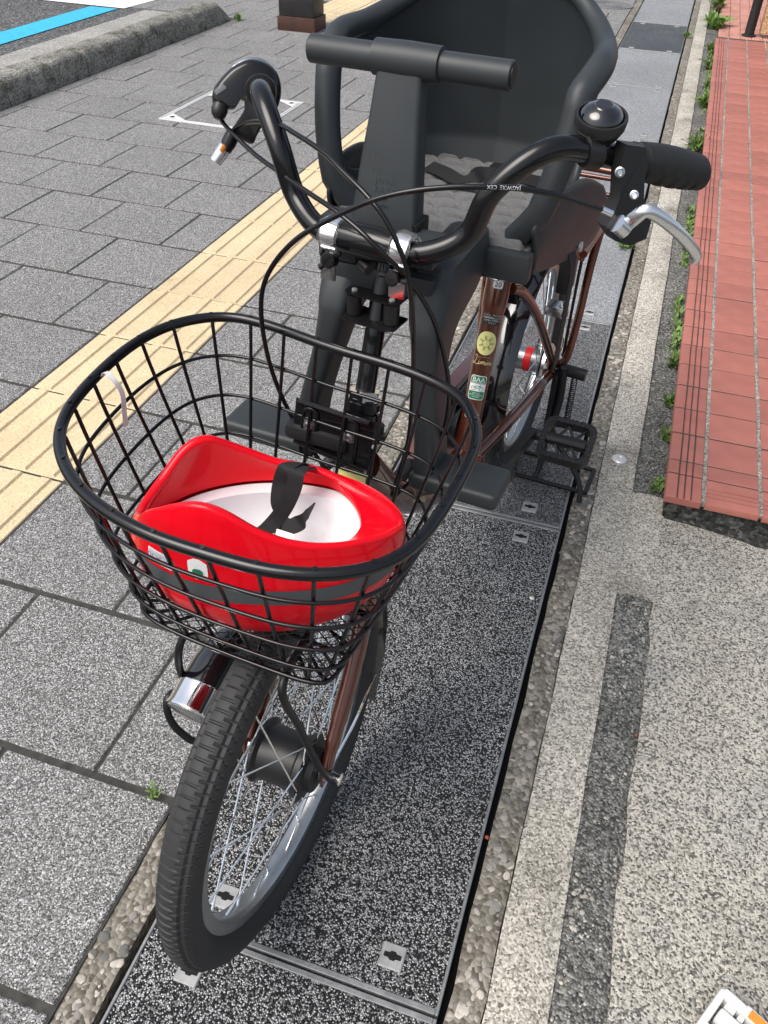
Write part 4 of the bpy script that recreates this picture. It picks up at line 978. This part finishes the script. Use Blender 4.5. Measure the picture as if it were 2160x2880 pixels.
# ---- lettering on the cable
cp = [Vector(bs(*p)) for p in ccb]; csp = spline(cp, 8)
i0 = min(range(len(csp)), key=lambda i: abs(csp[i].x-Vector(bs(1085, 406, .195)).x)); ctan = (csp[i0-2]-csp[i0+2]).normalized()
ct = on_tube(csp[i0], ctan, .0026, CAMB-csp[i0], .0001); ctr = rot(ct(.0001)); put_text('JAGWIRE  CEX', .0046, lambda x, y: ctr(-x, -y), 'lettering', 'ink_grey', cb3)

# ---- child seat
LX = -.008
def sy(p): return [V(LX-p[0], p[1], p[2]), V(LX+p[0], p[1], p[2])]
Tc = [(.150, .462, .948), (.158, .508, .968), (.148, .572, .974), (.122, .622, .992), (.080, .648, 1.016), (0, .662, 1.034)]
Bc = [(.122, .428, .795), (.130, .490, .783), (.131, .570, .780), (.122, .640, .778), (.084, .684, .778), (0, .700, .778)]
def half(c, n): return spline([Vector(p) for p in c], n)
nn = 22
Th, Bh = half(Tc, nn), half(Bc, nn)
NU = len(Th)
def shell_pt(u, v, sgn):               # u index float along half, v 0..1
    i = min(int(u), NU-2); f = u-i; t = Th[i].lerp(Th[i+1], f); b = Bh[i].lerp(Bh[i+1], f)
    p = b.lerp(t, v); bulge = math.sin(math.pi*v)*.012
    q = Vector((p.x, p.y, p.z)); c = Vector((0, .52, p.z)); d = (q-c); d.z = 0
    if d.length > 0: q = q+d.normalized()*bulge*.6
    if v < .18: q = q-d.normalized()*(.18-v)*.09
    return V(LX+sgn*q.x, q.y, q.z)
NV = 46
def hole(u, v):
    x = (u/nn-1.58)/1.08; y = (v-.52)/.39; return abs(x)**2.6+abs(y)**2.6
shell = MB(); idx = {}
cols = [(-1, k) for k in range(NU)]+[(1, k) for k in range(NU-2, -1, -1)]
for j in range(NV+1):
    for i, (sg, k) in enumerate(cols):
        # pull grid points near the hole edge onto it
        u, v = k, j/NV; h_ = hole(u, v)
        if .80 < h_ < 1.0:
            pass
        idx[(i, j)] = len(shell.v); shell.v.append(tuple(shell_pt(u, v, sg)))
for j in range(NV):
    for i in range(len(cols)-1):
        if hole((cols[i][1]+cols[i+1][1])/2, (j+.5)/NV) > 1: shell.f.append((idx[(i, j)], idx[(i+1, j)], idx[(i+1, j+1)], idx[(i, j+1)]))
seat = part(shell, 'child_seat', 'seat_plastic', None, 60)
so_ = seat.modifiers.new('thickness', 'SOLIDIFY'); so_.thickness = .006; so_.offset = 0
rimp = [shell_pt(0, v/10, -1) for v in range(-1, 10)]+[shell_pt(k, 1, -1) for k in range(0, NU-1, 2)]+[shell_pt(k, 1, 1) for k in range(NU-1, -1, -2)]+[shell_pt(0, v/10, 1) for v in range(9, -2, -1)]
rr_ = []
for i, p in enumerate(rimp):
    q = min(i, len(rimp)-1-i)/(len(rimp)/2); rr_.append(.0155 if q < .30 else (.0155-.006*(q-.30)/.5 if q < .8 else .0095))
part(MB().tube(rimp, rr_, 18), 'seat_rim', 'seat_plastic', seat, 60)
for sg in (-1, 1):
    hpth = []
    for k in range(72):
        a = 2*math.pi*k/72; ca, sa = math.cos(a), math.sin(a)
        x = math.copysign(abs(ca)**(2/2.6), ca); y = math.copysign(abs(sa)**(2/2.6), sa); hpth.append(shell_pt((1.58+1.08*x)*nn, .52+.39*y, sg))
    part(MB().tube(hpth, .0052, 12, closed=True), 'arm_opening_rim', 'seat_plastic', seat, 60)
    # wide front face of the arm pillar
    rows = []
    for j in range(13):
        v = j/12; a_, b_ = shell_pt(0, v, sg), shell_pt(.44*nn*(.9+.9*abs(v-.5)), v, sg); inn = Vector((-sg*.011, 0, 0))
        rows.append([a_+inn*1.1, a_-inn*1.1, b_-inn*.8, b_+inn*.8])
    part(MB().loft(rows), 'arm_pillar', 'seat_plastic', seat, 40)
# pan with skirts
pan = MB()
def rsec(s0, s1, hw, z, n=5, r=.03):
    out = []
    for cx_, cy_, a0 in ((hw-r, s1-r, 0), (-hw+r, s1-r, 90), (-hw+r, s0+r, 180), (hw-r, s0+r, 270)):
        for k in range(n): a = math.radians(a0+90*k/(n-1)); out.append(V(LX+cx_+r*math.cos(a), cy_+r*math.sin(a), z))
    return out
pan.loft([rsec(.52, .72, .085, .732, 6, .05), rsec(.46, .735, .118, .744, 6, .05), rsec(.425, .74, .134, .757, 6, .04), rsec(.418, .725, .136, .772, 6, .035), rsec(.424, .715, .130, .778, 6, .035)])
part(pan, 'seat_pan', 'seat_plastic', seat, 50)
lowp = [(1146, 592, .121), (1170, 583, .125), (1200, 570, .130), (1250, 545, .138), (1285, 508, .145), (1306, 455, .150)]
uppp = [(1150, 500, .122), (1168, 462, .126), (1190, 430, .130), (1230, 400, .138), (1270, 385, .146), (1300, 400, .152)]
for sg in (-1, 1):
    lo_, up_ = (spline([bl(*q) for q in c_], 5) for c_ in (lowp, uppp)); rows = []
    for j in range(9):
        t = j/8; rows.append([V((sg*(p.lerp(q, t).x+.004*math.sin(math.pi*t))+(LX*2 if sg < 0 else 0)), p.lerp(q, t).y, p.lerp(q, t).z) for p, q in zip(lo_, up_)])
    sk = part(MB().grid(rows), 'side_skirt', 'seat_plastic', seat, 60); sm = sk.modifiers.new('thickness', 'SOLIDIFY'); sm.thickness = .005; sm.offset = 0
    c_ = Vector(bl(1247, 531, .1395)); c_.x = c_.x if sg > 0 else 2*LX-c_.x
    part(MB().lathe([(0, .0075), (.003, .0075), (.0042, .005)], c_+V(sg*.003, 0, 0), (sg, 0, 0), 16), 'skirt_screw', 'steel_disc', seat)
# quilted cushion
rows = []; nu, nv = 110, 110
def cush(u, v, top=True):
    x = -1+2*u; y = v; hw = .122-.018*max(0, y-.6)/.4; s_ = .408+.282*y; z_ = .792
    e = min(1, min(1-abs(x), y, 1-y)/.06); z_ += .0 if e >= 1 else -.012*(1-e)**2
    dx_ = (.5-abs(((x*hw+s_*.55)/.036) % 1-.5))*.036; dy_ = (.5-abs(((s_-x*hw*.10)/.032) % 1-.5))*.032
    puff = (1-math.exp(-(dx_/.0045)**2))*(1-math.exp(-(dy_/.0040)**2)); z_ += .0058*puff*min(1, e)
    if y < .12 and abs(x) < .5: z_ -= .0
    return V(LX+x*hw, s_, z_)
for j in range(nv+1): rows.append([cush(i/nu, j/nv) for i in range(nu+1)])
cm = MB().grid(rows); low = [[V(p.x, p.y, .774) for p in r] for r in (rows[0], rows[-1])]
cm.grid([rows[0], low[0]]).grid([rows[-1], low[1]]).grid([[r[0] for r in rows], [V(r[0].x, r[0].y, .774) for r in rows]]).grid([[r[-1] for r in rows], [V(r[-1].x, r[-1].y, .774) for r in rows]])
cushion = part(cm, 'cushion', 'cushion_cloth', seat, 60)
part(MB().tube(spline([cush(0, 1)+V(0, 0, -.006), cush(0, .5)+V(0, 0, -.003), cush(0, .04), cush(.1, 0), cush(.5, 0), cush(.9, 0), cush(1, .04), cush(1, .5), cush(1, 1)+V(0, 0, -.006)], 6), .0042, 10), 'cushion_piping', 'cushion_cloth', seat)
# front apron of the seat
part(MB().box((LX+.076, .398, .752), (LX+.136, .418, .787), .004), 'seat_apron', 'seat_plastic', seat)
part(MB().box((LX-.136, .398, .752), (LX-.076, .418, .787), .004), 'seat_apron', 'seat_plastic', seat)
# legs down to the foot rests
def lsec(l, s_, z_, w_, d, n=5, r=None):
    r = r or min(w_, d)*.32; out = []
    for cx_, cy_, a0 in ((w_/2-r, d/2-r, 0), (-w_/2+r, d/2-r, 90), (-w_/2+r, -d/2+r, 180), (w_/2-r, -d/2+r, 270)):
        for k in range(n): a = math.radians(a0+90*k/(n-1)); out.append(V(l+cx_+r*math.cos(a), s_+cy_+r*math.sin(a), z_))
    return out
def smooth_loft(keys, n=6):
    ks = spline([(k[0], k[1], k[2]) for k in keys], n); ws = spline([(k[3], k[4], 0) for k in keys], n)
    return MB().loft([lsec(p.x, p.y, p.z, w_.x, w_.y) for p, w_ in zip(ks, ws)])
for sg, keys in ((1, [(.050, .350, .806, .046, .14), (.053, .340, .778, .046, .16), (.056, .318, .752, .040, .14), (.058, .285, .730, .034, .080), (.060, .274, .69, .028, .057), (.064, .273, .63, .026, .056), (.067, .275, .585, .026, .060), (.068, .277, .545, .027, .064)]),
                 (-1, [(-.050, .350, .806, .046, .14), (-.051, .340, .780, .046, .16), (-.053, .318, .757, .040, .14), (-.055, .285, .738, .034, .080), (-.066, .274, .69, .029, .057), (-.083, .273, .63, .027, .056), (-.094, .275, .585, .027, .060), (-.102, .277, .545, .028, .064)])):
    part(smooth_loft(keys), 'leg', 'seat_plastic', seat, 50)
    x0, x1 = (.052, .166) if sg > 0 else (-.212, -.086)
    part(MB().box((x0, .240, .536), (x1, .306, .559), .009, 4), 'foot_rest', 'seat_plastic', seat, 50)
part(smooth_loft([(-.004, .37, .785, .12, .10), (-.004, .36, .768, .11, .09), (-.004, .35, .752, .095, .07)]), 'front_wall', 'seat_plastic', seat, 50)
part(MB().box((-.070, .262, .772), (.060, .315, .800), .006).box((.020, .250, .815), (.062, .292, .842), .004).box((-.075, .262, .80), (-.03, .30, .845), .004), 'bar_support', 'seat_plastic', seat)
part(MB().box((-.034, .275, .79), (.034, .31, .850), .003), 'support_block', 'black_satin', seat)
# post and grip bar in front of the child
rows = []
for z_, w_, d_, s_ in ((.838, .074, .030, .288), (.850, .072, .030, .290), (.90, .063, .028, .299), (.95, .053, .025, .309), (.972, .050, .024, .314), (.988, .047, .022, .317)):
    rows.append(lsec(-.006, s_, z_, w_, d_, 4, .005))
pst = part(MB().loft(rows), 'bar_post', 'seat_plastic', seat, 40)
xb0, xb1 = bs(672, 103, .318), bs(1108, 164, .318)
xd = (Vector(xb1)-Vector(xb0)).normalized(); xm = Vector(bs(882, 131, .318))
cb = part(MB().lathe([(0, .0122), (.0012, .0134), ((Vector(xb1)-Vector(xb0)).length-.0012, .0134), ((Vector(xb1)-Vector(xb0)).length, .0122)], xb0, xd, 32), 'grip_bar', 'seat_plastic', seat)
part(MB().lathe([(0, .0134), (.0005, .0164), (.034, .0172), (.069, .0164), (.0695, .0134)], xm-xd*.0347, xd, 32), 'bar_sleeve', 'seat_plastic', seat)
part(MB().lathe([(0, .0105), (.0008, .0105), (.0009, .0001)], Vector(xb1)+xd*.0002, xd, 24), 'bar_cap', 'black_plastic', cb)
# embossed lettering on the post
def post_fn(dx, dz): 
    def fn(x, y):
        z_ = .885+y+dz; t = (z_-.838)/.15; s_ = .288+.029*t-(.015-.004*t); return V(-.006+x+dx, s_-.0006, z_)
    return fn
for body, size, dz in (('DGK', .0150, .020), ('FBC-003', .0092, .009), ('JAPAN', .0082, .0005), ('P.A.T.P', .0078, -.008), ('○', .0055, -.0160), ('>PP<', .0052, -.023)):
    put_text(body, size, post_fn(0, dz), 'embossed_lettering', 'seat_plastic', pst, .0011, V(0, -1, 0))
# belt lying on the cushion
def ribbon(pts, wv, wd, th=.0012):
    p = spline(pts, 7); b = MB(); P_, T_, U_ = frames(p); rows = []
    wl_ = spline(wv, 7)
    for i in range(len(p)):
        a = wl_[min(i, len(wl_)-1)]; a = (a-T_[i]*a.dot(T_[i])).normalized()*wd*.5; n_ = T_[i].cross(a).normalized()*th*.5
        rows.append([p[i]+a+n_, p[i]-a+n_, p[i]-a-n_, p[i]+a-n_])
    return b.loft(rows)
bpts = [bz(925, 358, .803), bz(960, 372, .806), bz(990, 388, .808), bz(1020, 383, .814), bz(1050, 375, .815), bz(1100, 380, .812), bz(1160, 392, .806), bz(1200, 402, .80)]
part(ribbon(bpts, [V(.2, 1, .35), V(.2, 1, .3), V(.2, 1, .25), V(.15, 1, .35), V(.1, 1, .4), V(.1, 1, .3), V(.1, 1, .3), V(.1, 1, .4)], .021), 'belt', 'webbing', seat)
part(MB().box((.012, .572, .800), (.042, .612, .818), .005), 'belt_buckle', 'black_plastic', seat)
# hanging strap at the seat's side
part(ribbon([V(.128, .60, .745), V(.142, .612, .70), V(.143, .618, .64), V(.142, .622, .58), V(.142, .622, .53)], [V(0, 1, 0)]*5, .034, .0016), 'hanging_strap', 'webbing', seat)
# chrome bar clamps in clear wrap, with wing nuts
for l_, sdn in ((-.040, -1), (.041, 1)):
    c = F(l_, .235, .840); rows = []
    for k in range(13):
        a = math.radians(-35+250*k/12); r_ = .0142; p = lambda dl, r: F(l_+dl, .235+.0+r*math.cos(a), .840+r*math.sin(a))
        rows.append([p(-.0085, r_), p(.0085, r_), p(.0085, r_+.0028), p(-.0085, r_+.0028)])
    tail = [[F(l_+dl, .235-.0128-dd, .840-.010-dz) for dl, dd in ((-.0085, 0), (.0085, 0), (.0085, .0028), (-.0085, .0028))] for dz in (.0, .012, .028, .034)]
    cl = part(MB().loft(rows).loft(tail), 'bar_clamp', 'chrome', seat, 40)
    wr = MB(); wrn = []
    for k in range(17):
        a = math.radians(-60+290*k/16); r_ = .0185+.0012*math.sin(k*2.1)
        wrn.append([F(l_+dl+.001*math.sin(k*1.7), .235+(r_+e)*math.cos(a), .840+(r_+e)*math.sin(a)) for dl, e in ((-.0115, -.002), (-.004, .0008), (.004, -.0003), (.0115, -.002))])
    part(wr.grid(wrn), 'clear_wrap', 'clear_wrap', cl, 60)
    wc = Vector(bs(712, 562, .214)) if sdn < 0 else Vector(bs(850, 600, .206)); wv_ = (F(l_-.3*sdn*0, .1, .85)-wc).normalized()
    ws = MB().lathe([(-.006, .0075), (.004, .0082), (.0055, .007), (.0056, .0001)], wc, wv_, 18)
    for sg2 in (-1, 1):
        d_ = Vector((.75*sg2, 0, .65*sg2)).normalized() if sdn < 0 else Vector((1*sg2, 0, -.1*sg2)).normalized(); ws.tube(spline([wc+d_*.006, wc+d_*.011, wc+d_*.016], 3), [.0028]*3+[.0034]*2+[.0036, .002], 8)
    part(ws, 'wing_nut', 'black_paint', cl)

# ---- basket
RZ = .740
rim_px = [(122, 960), (140, 890), (190, 830), (250, 770), (330, 715), (410, 690), (480, 683), (540, 690), (620, 715), (710, 750), (800, 775), (880, 800), (950, 830), (1000, 860), (1028, 910), (1030, 960), (1003, 1020), (958, 1100), (900, 1180), (820, 1225), (720, 1243), (600, 1238), (500, 1213), (400, 1182), (300, 1148), (200, 1085), (150, 1030)]
rim = spline([bz(x, y, RZ) for x, y in rim_px], 10, True)
# smooth the traced outline a little
for _ in range(6):
    n_ = len(rim); rim = [(rim[i-3]+rim[i]*2+rim[(i+3) % n_])/4 for i in range(n_)]
bas = part(MB().tube(rim, .0055, 14, closed=True), 'basket', 'black_paint', None, 60)
cen = V(-.016, .03, 0)
def blow(p, f):                        # f = 0 at the rim, 1 at the floor
    dl_, ds_ = p.x-cen.x, p.y-cen.y; g = f**1.12
    tl, ts_ = cen.x-.008+.122*math.tanh(dl_/.150)/.86, .036+.116*math.tanh(ds_/.105)
    return Vector((p.x+(tl-p.x)*g, p.y+(ts_-p.y)*g, RZ-.213*f))
fr_ = [.20, .41, .62, .84, 1.0]
for f in fr_: part(MB().tube([blow(p, f) for p in rim], .0020 if f < 1 else .0025, 8, closed=True), 'ring_wire', 'black_paint', bas, 60)
Ls = [0]
for i in range(len(rim)): Ls.append(Ls[-1]+(rim[(i+1) % len(rim)]-rim[i]).length)
def rim_at(t):
    t = (t % 1.0)*Ls[-1]; i = max(k for k in range(len(rim)) if Ls[k] <= t); f = (t-Ls[i])/(Ls[i+1]-Ls[i]); return rim[i].lerp(rim[(i+1) % len(rim)], f)
NW = 27
for k in range(NW):
    p = rim_at((k+.35)/NW); pts = [p+V(0, 0, .0065)]+[blow(p, f)+(Vector((p.x-cen.x, p.y-cen.y, 0)).normalized()*-.0035) for f in (.02, .1, .25, .45, .65, .85, .97, 1.0)]
    end = blow(p, 1.0); inw = (cen-Vector((end.x, end.y, 0))).normalized(); pts += [end+inw*.012+V(0, 0, -.003), end+inw*.035+V(0, 0, -.003)]
    part(MB().tube(pts, .0020, 8), 'upright_wire', 'black_paint', bas, 60)
# floor: diamond mesh
fl = MB(); floor_poly = [blow(p, 1.0) for p in rim[::4]]
def inside(x, y):
    c = False; n_ = len(floor_poly)
    for i in range(n_):
        a, b_ = floor_poly[i], floor_poly[(i+1) % n_]
        if (a.y > y) != (b_.y > y) and x < (b_.x-a.x)*(y-a.y)/(b_.y-a.y)+a.x: c = not c
    return c
for sgn in (1, -1):
    for k in range(-60, 61):
        run = []
        for q in range(-70, 71):
            x = q*.004; y = .04+sgn*x*.62+k*.0115
            if inside(x, y): run.append(V(x, y, RZ-.2135+(.0007 if sgn > 0 else -.0007)))
            else:
                if len(run) > 2: fl.tube([run[0], run[-1]], .0008, 4)
                run = []
        if len(run) > 2: fl.tube([run[0], run[-1]], .0008, 4)
fm_ = part(fl, 'floor_mesh', 'black_paint', bas, 60); fm_['kind'] = 'stuff'
for y_ in (-.02, .04, .10):
    xs_ = [x*.004 for x in range(-60, 61) if inside(x*.004, y_)]
    part(MB().tube([V(min(xs_), y_, RZ-.2165), V(max(xs_), y_, RZ-.2165)], .0022, 8), 'floor_bar', 'black_paint', bas)
# mounting plate
def pl(x, y, d): return bs(x, y, .172+d)
plq = [pl(640, 860, 0), pl(808, 914, 0), pl(795, 1018, 0), pl(631, 946, 0)]
plate = MB()
pv = [Vector(q) for q in plq]; n_ = (pv[1]-pv[0]).cross(pv[3]-pv[0]).normalized(); n_ = n_ if n_.y < 0 else -n_
plate.add(pv+[q-n_*.0022 for q in pv], [(0, 1, 2, 3), (7, 6, 5, 4), (0, 4, 5, 1), (1, 5, 6, 2), (2, 6, 7, 3), (3, 7, 4, 0)])
for a, b_ in ((0, 1), (3, 2)):
    e = (pv[b_]-pv[a]).normalized(); q0, q1 = pv[a]+e*.004, pv[b_]-e*.004; plate.tube([q0+n_*.003, q1+n_*.003], .0028, 8)
pt = part(plate, 'mounting_plate', 'black_paint', bas, 40)
for (x0, y0, x1, y1) in ((672, 895, 662, 970), (758, 920, 748, 995)):
    a, b_ = Vector(pl(x0, y0, 0))+n_*.0012, Vector(pl(x1, y1, 0))+n_*.0012
    loop = []; ax_ = (a-b_).normalized(); sd2 = ax_.cross(n_)
    for k in range(24):
        t = 2*math.pi*k/24; c_ = (a if math.sin(t) > 0 else b_); loop.append(c_+sd2*math.cos(t)*.0085+ax_*math.sin(t)*.0085)
    part(MB().tube(loop, .0022, 8, closed=True), 'slot_rim', 'black_paint', pt, 60)
    part(MB().add([q+n_*-.0004 for q in loop], [tuple(range(24))]), 'slot', 'slot_black', pt, None)
    cs = a.lerp(b_, .28)
    part(MB().lathe([(0, .0085), (.001, .0085), (.0012, .0062), (.003, .0056), (.0042, .0034), (.0034, .002), (.0034, .0001)], cs, n_, 20), 'screw', 'hub_silver', pt)
# tie left on the rim
tie = Vector(bz(238, 822, RZ)); 
part(ribbon([tie+V(-.012, .004, 0), tie+V(-.003, 0, .0085), tie+V(.009, -.003, .003), tie+V(.012, 0, -.012), tie+V(.008, .002, -.035), tie+V(.004, .004, -.055)], [V(.5, 1, 0)]*6, .005, .0006), 'cable_tie', 'tag_white', bas)
# stays from the axle and the lamp guard
part(MB().tube(spline([V(.063, -.006, .258), V(.060, -.030, .325), V(.056, -.062, .440), V(.054, -.080, .497), V(.050, -.070, .522), V(.045, .0, .522)], 5), .0044, 10), 'basket_stay', 'black_satin', bas)
part(MB().tube(spline([bl(398, 1370, -.108), bl(386, 1405, -.112), bl(388, 1445, -.116), bl(402, 1478, -.122), bl(388, 1490, -.124), bl(368, 1500, -.125), bl(360, 1520, -.125), bl(366, 1550, -.120), bl(388, 1580, -.110), bl(432, 1604, -.092), V(-.064, -.002, .262)], 5), .0046, 10), 'basket_stay', 'black_satin', bas)
# ---- headlamp
l0 = Vector(bl(493, 1405, -.085)); l1 = Vector(bl(421, 1546, -.085)); la = (l1-l0).normalized(); LL = (l1-l0).length
lamp = part(MB().lathe([(-.030, .004), (-.028, .013), (-.018, .022), (0, .029), (LL*.30, .0335), (LL*.62, .0350)], l0, la, 36), 'headlamp', 'gloss_black', None, 50)
part(MB().lathe([(LL*.61, .0346), (LL*.63, .0362), (LL*.93, .0368), (LL*.97, .0380), (LL*1.0, .0380), (LL*1.0, .0350)], l0, la, 36), 'lamp_ring', 'chrome', lamp, 40)
part(MB().lathe([(LL*.92, .0001), (LL*.96, .020), (LL*.985, .0350), (LL*1.02, .0346), (LL*1.06, .020), (LL*1.07, .0001)], l0, la, 36), 'lamp_lens', 'lens_clear', lamp, 50)
part(MB().lathe([(LL*.55, .006), (LL*.7, .018), (LL*.95, .034)], l0, la, 28), 'reflector', 'chrome', lamp, 50)
part(MB().tube([l0+la*.01+V(.02, 0, 0), V(-.052, .06, .36)], .007, 10), 'lamp_bracket', 'black_satin', lamp)
part(MB().tube(spline([bl(432, 1600, -.09), bl(450, 1590, -.085), bl(470, 1575, -.075)], 4), .0012, 6), 'lamp_wire', 'black_satin', lamp)

# ================================================================ THE HELMET
HA, HB, HC = .127, .092, (.006, -.002)
he1 = Vector((.915, .40, 0)).normalized(); he2 = Vector((-he1.y, he1.x, 0))      # bicycle coordinates (l, s)
rimh = [(-20, .662), (5, .640), (23, .637), (46, .637), (70, .647), (90, .651), (107, .671), (124, .694), (137, .686), (151, .664), (168, .655), (185, .657), (200, .672), (222, .705), (240, .727), (249, .733), (259, .728), (272, .706), (286, .692), (297, .684), (315, .675), (340, .662)]
def rh(a):
    a = (a+20) % 360-20
    for (a0, h0), (a1, h1) in zip(rimh[:-1], rimh[1:]):
        if a0 <= a <= a1:
            t = (a-a0)/(a1-a0); t = t*t*(3-2*t)*.5+t*.5; return h0+(h1-h0)*t
    return rimh[0][1]
hm = [rh(k*360/180) for k in range(180)]
for _ in range(3): hm = [(hm[k-2]+hm[k-1]+hm[k]+hm[(k+1) % 180]+hm[(k+2) % 180])/5 for k in range(180)]
ZB = .5345
hel_root = mk('helmet', None, loc=tuple(BO), rz=-BA, label='red child helmet with white lining lying upside down in the wire basket', category='helmet')
def hp_(k, t, inset=0.0, zoff=0):      # t 0 at crown (bottom) .. 1 at rim
    a = 2*math.pi*k/180; ztop = hm[k % 180]; 
    ph = math.pi*.5*min(1, t/.62)
    zc = ZB+.105
    if t <= .62: r = math.sin(ph)**.92; z = ZB+(zc-ZB)*(1-math.cos(ph))
    else:
        q = (t-.62)/.38; r = 1.0-.055*q*q; z = zc+(ztop-zc)*q
        if math.cos(a) > .75: r += .05*q*q*(math.cos(a)-.75)/.25
    r = r*1.045
    x, y = (HA-inset)*r*math.cos(a), (HB-inset)*r*math.sin(a)
    p = Vector((HC[1], HC[0], 0))+he1*x+he2*y; return V(p.x, p.y, max(z, 0)+zoff)
ts = [0, .06, .12, .18, .24, .30, .36, .42, .48, .54, .60, .65, .70, .75, .80, .85, .90, .94, .97, 1.0]
outer = [[hp_(k, t) for k in range(180)] for t in ts]
def pk(k): return max(0, (math.cos(math.radians(k*2))-.45)/.55)**1.3
lip = [[hp_(k, 1.0, .0008, .0028) for k in range(180)], [hp_(k, 1.0, .0045, .0042) for k in range(180)], [hp_(k, 1.0, .0085, .0022) for k in range(180)]]
inner = [[hp_(k, t, .0095+.032*pk(k)*min(1, 12*(1-t))) for k in range(180)] for t in (.99, .97, .94, .90, .85, .78, .70, .64, .58)]
hs = part(MB().grid(outer+lip+inner, closed_u=True), 'shell', 'helmet_red', hel_root, 60)
def lin(k, t):                         # foam liner: its edge stays near one height while the shell rises above it
    a = 2*math.pi*k/180; ze = min(hm[k % 180]-.008, .630-.006*math.sin(a)); zz = .552
    q = t; r = math.sin(math.pi*.5*q)**.8*(1-.06*max(0, -math.cos(a))**2); ia = HA-.0235-.034*pk(k); ib = HB-.0235
    p = Vector((HC[1], HC[0], 0))+he1*(ia*r*math.cos(a)*1.045)+he2*(ib*r*math.sin(a)*1.045); return V(p.x, p.y, zz+(ze-zz)*(1-math.cos(math.pi*.5*q)))
ledge = []
for k in range(180):
    p = lin(k, 1); d = Vector((p.x-HC[1], p.y-HC[0], 0)).normalized(); ledge.append(p+d*.0155+V(0, 0, .0004))
part(MB().grid([[lin(k, t/14) for k in range(180)] for t in range(1, 15)]+[ledge], closed_u=True), 'foam_liner', 'foam_white', hel_root, 50)
# grey stripe round the shell
def on_shell(k, z, off=.0005):
    kk = k % 180; lo, hi = 0.0, 1.0
    for _ in range(22):
        mid = (lo+hi)/2; z_ = hp_(kk, mid).z
        if z_ < z: lo = mid
        else: hi = mid
    p = hp_(kk, lo); d = Vector((p.x-HC[1], p.y-HC[0], 0)); d = d.normalized() if d.length > 1e-6 else Vector((1, 0, 0)); return V(p.x+d.x*off, p.y+d.y*off, p.z)
def sz(k):
    a = math.radians(k*2); return .640-.012*math.cos(a)*0+(.0 if math.cos(a) < 0 else -.010*math.cos(a))
part(MB().grid([[on_shell(k, min(sz(k)-.009+q*.018/4, hm[k % 180]-.006), .0006) for k in range(180)] for q in range(5)], closed_u=True), 'stripe', 'stripe_grey', hel_root, 60)
# stickers on the shell
def shell_fn(a_deg, z0, off=.0009):
    def fn(x, y): 
        kk = (a_deg/2+x/.0040) ; k0 = int(math.floor(kk)); f = kk-k0; return on_shell(k0, z0+y, off).lerp(on_shell(k0+1, z0+y, off), f)
    return fn
rect_patch(.028, .016, shell_fn(228, .662), 'name_label', 'sticker_white', hs, 6, .001); rect_patch(.024, .012, shell_fn(228, .662, .0012), 'label_field', 'ink_grey', hs, 4)
put_text('シメル', .010, (lambda f: (lambda x, y: f(x, -y) if False else f(-x, -y)))(shell_fn(228, .662, .0016)), 'lettering', 'ink_blue', hs)
rect_patch(.017, .024, shell_fn(247, .666), 'mark_label', 'sticker_white', hs, 6, .006); rect_patch(.009, .009, shell_fn(247, .662, .0013), 'mark', 'sticker_green', hs, 4, .002)
# chin strap
def hz(x, y, z): return Vector(bz(x, y, z))
W1 = V(.95, .3, 0)
for pts_, wv_ in (([(652, 1004, .650), (640, 1000, .664), (618, 1012, .668), (606, 1045, .650), (602, 1085, .632), (612, 1110, .620)], [W1, W1, W1, W1, W1, W1]),
                  ([(668, 1014, .650), (660, 1008, .664), (642, 1020, .667), (634, 1055, .650), (616, 1095, .630), (592, 1128, .616), (566, 1152, .612)], [W1, W1, W1, W1, V(.9, .5, 0), V(.8, .6, 0), V(.8, .6, 0)]),
                  ([(600, 1122, .612), (622, 1137, .614), (646, 1130, .620), (662, 1112, .624), (678, 1092, .628)], [V(.2, .8, .6), V(.1, .7, .7), V(0, .6, .8), V(.2, .7, .7), V(.3, .7, .6)])):
    part(ribbon([hz(*q) for q in pts_], wv_, .0165, .0014), 'chin_strap', 'webbing', hel_root, 60)
rect_patch(.022, .014, lambda x, y: hz(612, 1163, .607)+V(x, y*.6, y*.6+.002), 'care_label', 'sticker_white', hel_root, 4, .002)
